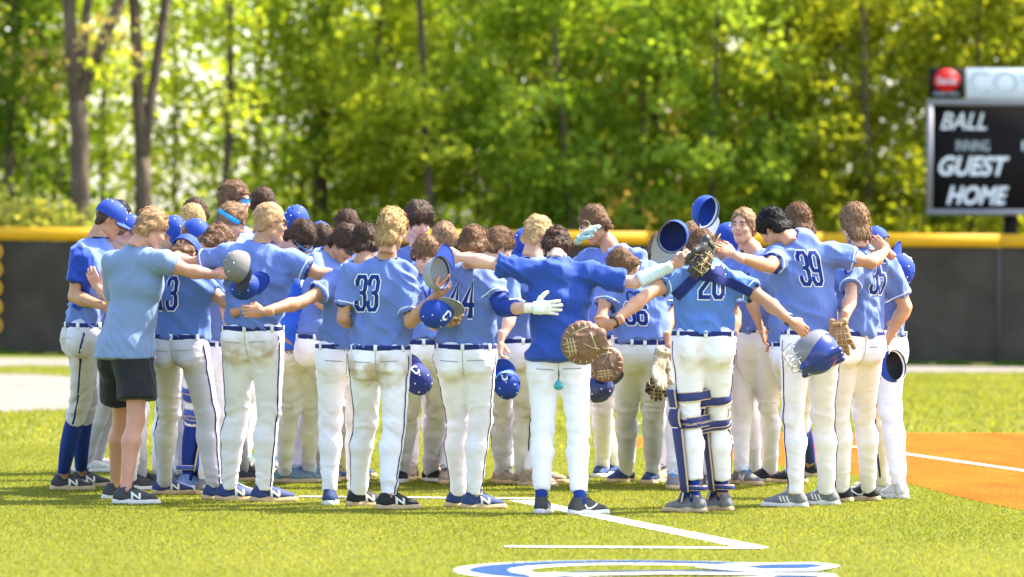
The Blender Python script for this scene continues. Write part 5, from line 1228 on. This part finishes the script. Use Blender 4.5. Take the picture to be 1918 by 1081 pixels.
held_cap(1690, 500, 36.9, A(.72, -.35, -.1), A(-.2, .1, .95), 'royal cap held out beyond the shoulder of the rightmost player', lining=M_grey)
held_cap(1672, 680, 36.5, A(-.62, .70, -.25), A(.45, -.2, .85), 'royal cap with white bill and dark lining hanging at the far right', lining=M_black, billm=M_white, sweat=M_white)

def make_glove(catcher, seed):
    f = Field((-.17, -.12, -.08), (.17, .13, .34), .0055); r = np.random.default_rng(seed)
    if catcher:
        n = 16
        for i in range(n):
            a = -2.4 + i * 4.8 / (n - 1); b = -2.4 + (i + 1) * 4.8 / (n - 1)
            g = lambda t: A(math.sin(t) * .120, .022, .150 + math.cos(t) * .120)
            f.seg(g(a), g(b), .032, k=.012)
        for x in (-.055, -.018, .020, .058): f.seg((x * .5, -.030, .04), (x * 1.15, -.030, .19), .017, .014, k=.007)
        f.ell((0, -.012, .13), (.105, .030, .120), k=.02); f.ell((0, .065, .155), (.075, .055, .085), op='s', k=.01)
        f.seg((-.04, -.01, .02), (.04, -.01, .02), .040, k=.02)
    else:
        for i, (x, x2, L) in enumerate(((-.085, -.115, .22), (-.045, -.060, .27), (-.005, -.010, .285), (.035, .035, .27))):
            f.seg((x * .7, -.005, .06), (x, .0, .15), .026, .026, k=.010); f.seg((x, .0, .15), (x2, .055, L), .026, .020, k=.006)
        f.seg((.05, .0, .05), (.095, .02, .13), .028, .027, k=.01); f.seg((.095, .02, .13), (.105, .060, .205), .026, .020, k=.008)
        f.ell((.0, -.008, .08), (.080, .032, .075), k=.02); f.seg((.045, .045, .12), (.075, .075, .225), .020, k=.006); f.seg((.06, .05, .22), (.09, .07, .2), .018, k=.006)
        f.ell((0, .075, .14), (.075, .055, .085), op='s', k=.01); f.seg((-.05, 0, .0), (.05, 0, .0), .036, k=.02)
    f.seg((0, 0, -.12), (0, 0, .03), .030, side=(1, 0, 0), asp=1.25, op='s', k=.01)
    V, F = f.mesh(1); N = vnorm(V, F); V = V + N * (noise(V * 38, seed) * .0035)[:, None]
    bv = bvh(V, F); L = []
    def lace(p, q, back=True, w=.0035):
        n_ = 7; P = []
        for t in np.linspace(0, 1, n_):
            o = A(*p) * (1 - t) + A(*q) * t; sg = -1 if back else 1; h = bv.ray_cast(Vector((o[0], sg * .3, o[2])), Vector((0, -sg, 0)), .6)
            P.append(np.array(h[0]) + A(0, sg * .003, 0) if h[0] else None)
        P = [x for x in P if x is not None]
        if len(P) > 2: L.append(tube(P, w, 5))
    if catcher:
        for i in range(14):
            a = -2.2 + i * 4.4 / 13; d = A(math.sin(a), 0, math.cos(a)); c = A(0, 0, .150); lace(c + d * .118, c + d * .142, True, .003)
        for z in (.215, .235, .255): lace((-.06, 0, z), (.06, 0, z), w=.005)
        for x in (-.03, 0, .03): lace((x, 0, .20), (x, 0, .275), w=.004)
        lace((-.07, 0, .07), (.07, 0, .09), w=.004)
    else:
        for z in (.10, .15, .19, .235): lace((-.11, 0, z), (.05, 0, z + .01))
        for i in range(3): x = (-.062, -.025, .015)[i]; lace((x * .8, 0, .08), (x * 1.2, 0, .24), w=.003)
        lace((.05, 0, .14), (.10, 0, .16)); lace((-.05, 0, .01), (.05, 0, .01), w=.006)
    for k in range(5):
        p = A(*((r.uniform(-.09, .09), -.02, r.uniform(.18, .26)) if k < 3 else (r.uniform(-.06, .06), -.03, .02))); d = r.normal(0, .02, 3)
        L.append(tube([p, p + d + A(0, -.02, .0), p + d * 2 + A(0, -.02, -.035), p + d * 2.4 + A(0, -.02, -.07)], .003, 5))
    return mesh_data('glove', V, F, M_brownl), mesh_data('laces', *join(L), M_lace)
GLV = {k: make_glove(k == 'c', i) for i, k in enumerate('cf')}
def glove(kind, px, py, D, z, y, mat, label, s=1.0, lace=M_lace, flip=False):
    x_, y_, z_ = frame(z, y); c = at(px, py, D); M = mat4(x_ * (-1 if flip else 1), y_, z_, c - z_ * .13 * s, s)
    o = link('baseball_glove', GLV[kind][0], None, M=M, mat=mat, label=label, category='glove', group='leather gloves in the huddle'); link('laces', GLV[kind][1], o, mat=lace)
    P = [A(x, -.040 + .25 * x * x, .022) for x in np.linspace(-.05, .05, 7)]; link('wrist_strap', mesh_data('wrist_strap', *band(P, [A(0, -1, 0)] * 7, A(0, 0, 1), .028, .004, closed=False), mat), o); return o
glove('c', 1098, 642, 34.05, A(-.95, -.05, -.22), A(.1, 1, .2), M_brownl, 'big brown catcher\'s mitt pressed on the royal pullover\'s hip', s=.88)
glove('f', 1318, 482, 34.2, A(-.35, -.35, -.85), A(-.75, .65, .1), M_darkl, 'black glove with tan laces on the catcher\'s shoulder', s=.78)
glove('f', 1572, 632, 35.05, A(.05, -.1, -1), A(.2, 1, 0), M_orl, 'brown and tan glove hanging between number 39 and number 35', s=.72)
glove('f', 1236, 690, 37.6, A(-.15, -.05, -1), A(.75, -.6, 0), surf('tan_cream_leather', (.42, .35, .24), rough=.6, bump=.5, bscale=60, var=.3, vscale=25), 'cream glove hanging open beside the catcher\'s left hip', s=.85)
glove('f', 1230, 724, 37.7, A(-.15, .1, -1), A(.1, 1, 0), M_darkl, 'black fingered glove just below the cream glove', s=.6)
glove('f', 840, 592, 34.46, A(.9, 0, .2), A(0, 1, .2), M_orl, 'tan glove peeping from behind the royal cap of number 33', s=.6)
glove('f', 1098, 436, 37.3, A(.35, -.5, .4), A(.9, -.5, -.2), M_teall, 'pale teal glove held before the face with red sunglasses', s=.62)
glove('c', 1132, 676, 37.0, A(.1, -.1, -1), A(.2, 1, 0), M_brownl, 'dull brown mitt hanging behind the big catcher\'s mitt', s=.8)
held_cap(1128, 726, 37.1, A(.15, -.75, -.7), A(.3, .3, .6), 'navy helmet style cap below the dull brown mitt', crown=M_nplastic, logo=None, billm=M_nplastic)

# catcher's helmet held at the hip
hx, hy, hz = frame(A(.45, -.42, -.75), A(-.75, -.1, -.55)); hc0 = at(1526, 658, 34.72)
MH = mat4(hx, hy, hz, hc0, 1.12)
f = Field((-.16, -.20, -.16), (.16, .20, .18), .0055)
f.ell((0, 0, .01), (.108, .128, .122), k=.01)
for x in (-.055, 0, .055): f.seg((x, .11, .07), (x * 1.1, -.11, .09), .017, .020, k=.01); 
for x in (-.028, .028): f.seg((x, .03, .132), (x * 1.3, -.09, .11), .010, op='s', k=.006)
f.ell((0, .01, -.02), (.094, .116, .118), op='s', k=.004); f.seg((0, .15, -.05), (0, .15, -.01), .085, op='s', k=.01); f.seg((-.2, 0, -.135), (.2, 0, -.135), .05, op='s', k=.01)
V, F = f.mesh(1)
helm = link('catcher_helmet', mesh_data('catcher_helmet', V, F, M_rplastic), None, M=MH, label='royal and grey catcher\'s helmet with wire cage held at the hip of number 39', category='helmet')
f = Field((-.16, -.20, -.16), (.16, .20, .18), .0055)
f.ell((0, .005, -.005), (.112, .134, .118), k=.01, clip=[(A(0, 0, .02), A(0, -.55, 1))]); f.ell((0, .01, -.02), (.096, .118, .120), op='s', k=.004); f.seg((0, .15, -.045), (0, .15, -.0), .078, op='s', k=.01)
V, F = f.mesh(1); link('side_shell', mesh_data('side_shell', V, F, M_gplastic), helm)
tb_ = []
for z in (-.075, -.045, -.005, .030): tb_.append(tube([A(math.sin(a) * .095, .055 + math.cos(a) * .105, z) for a in np.linspace(-1.25, 1.25, 13)], .0042, 6))
for x in (-.075, -.028, .028, .075): tb_.append(tube([A(x, .055 + math.sqrt(max(1 - (x / .095) ** 2, 0)) * .105, z) for z in np.linspace(-.08, .04, 5)], .0042, 6))
link('cage', mesh_data('cage', *join(tb_), M_steel), helm)
V, F = [], []
for k in range(10): r = .026 if k % 2 == 0 else .011; a = k * math.pi / 5; V.append((r * math.sin(a), .092 + r * .4 * math.cos(a), .100 + r * .75 * math.cos(a)))
V.append((0, .094, .103)); link('star', mesh_data('star', np.array(V), np.array([[10, k, (k + 1) % 10] for k in range(10)]), M_white, False), helm)
for o in list(bpy.data.objects):
    if '_abs' in o: del o['_abs']
print('objects', len(bpy.data.objects), 'tris', sum(len(o.data.loops) - 2 * len(o.data.polygons) for o in bpy.data.objects if o.type == 'MESH'), 'time', time.time() - T0)
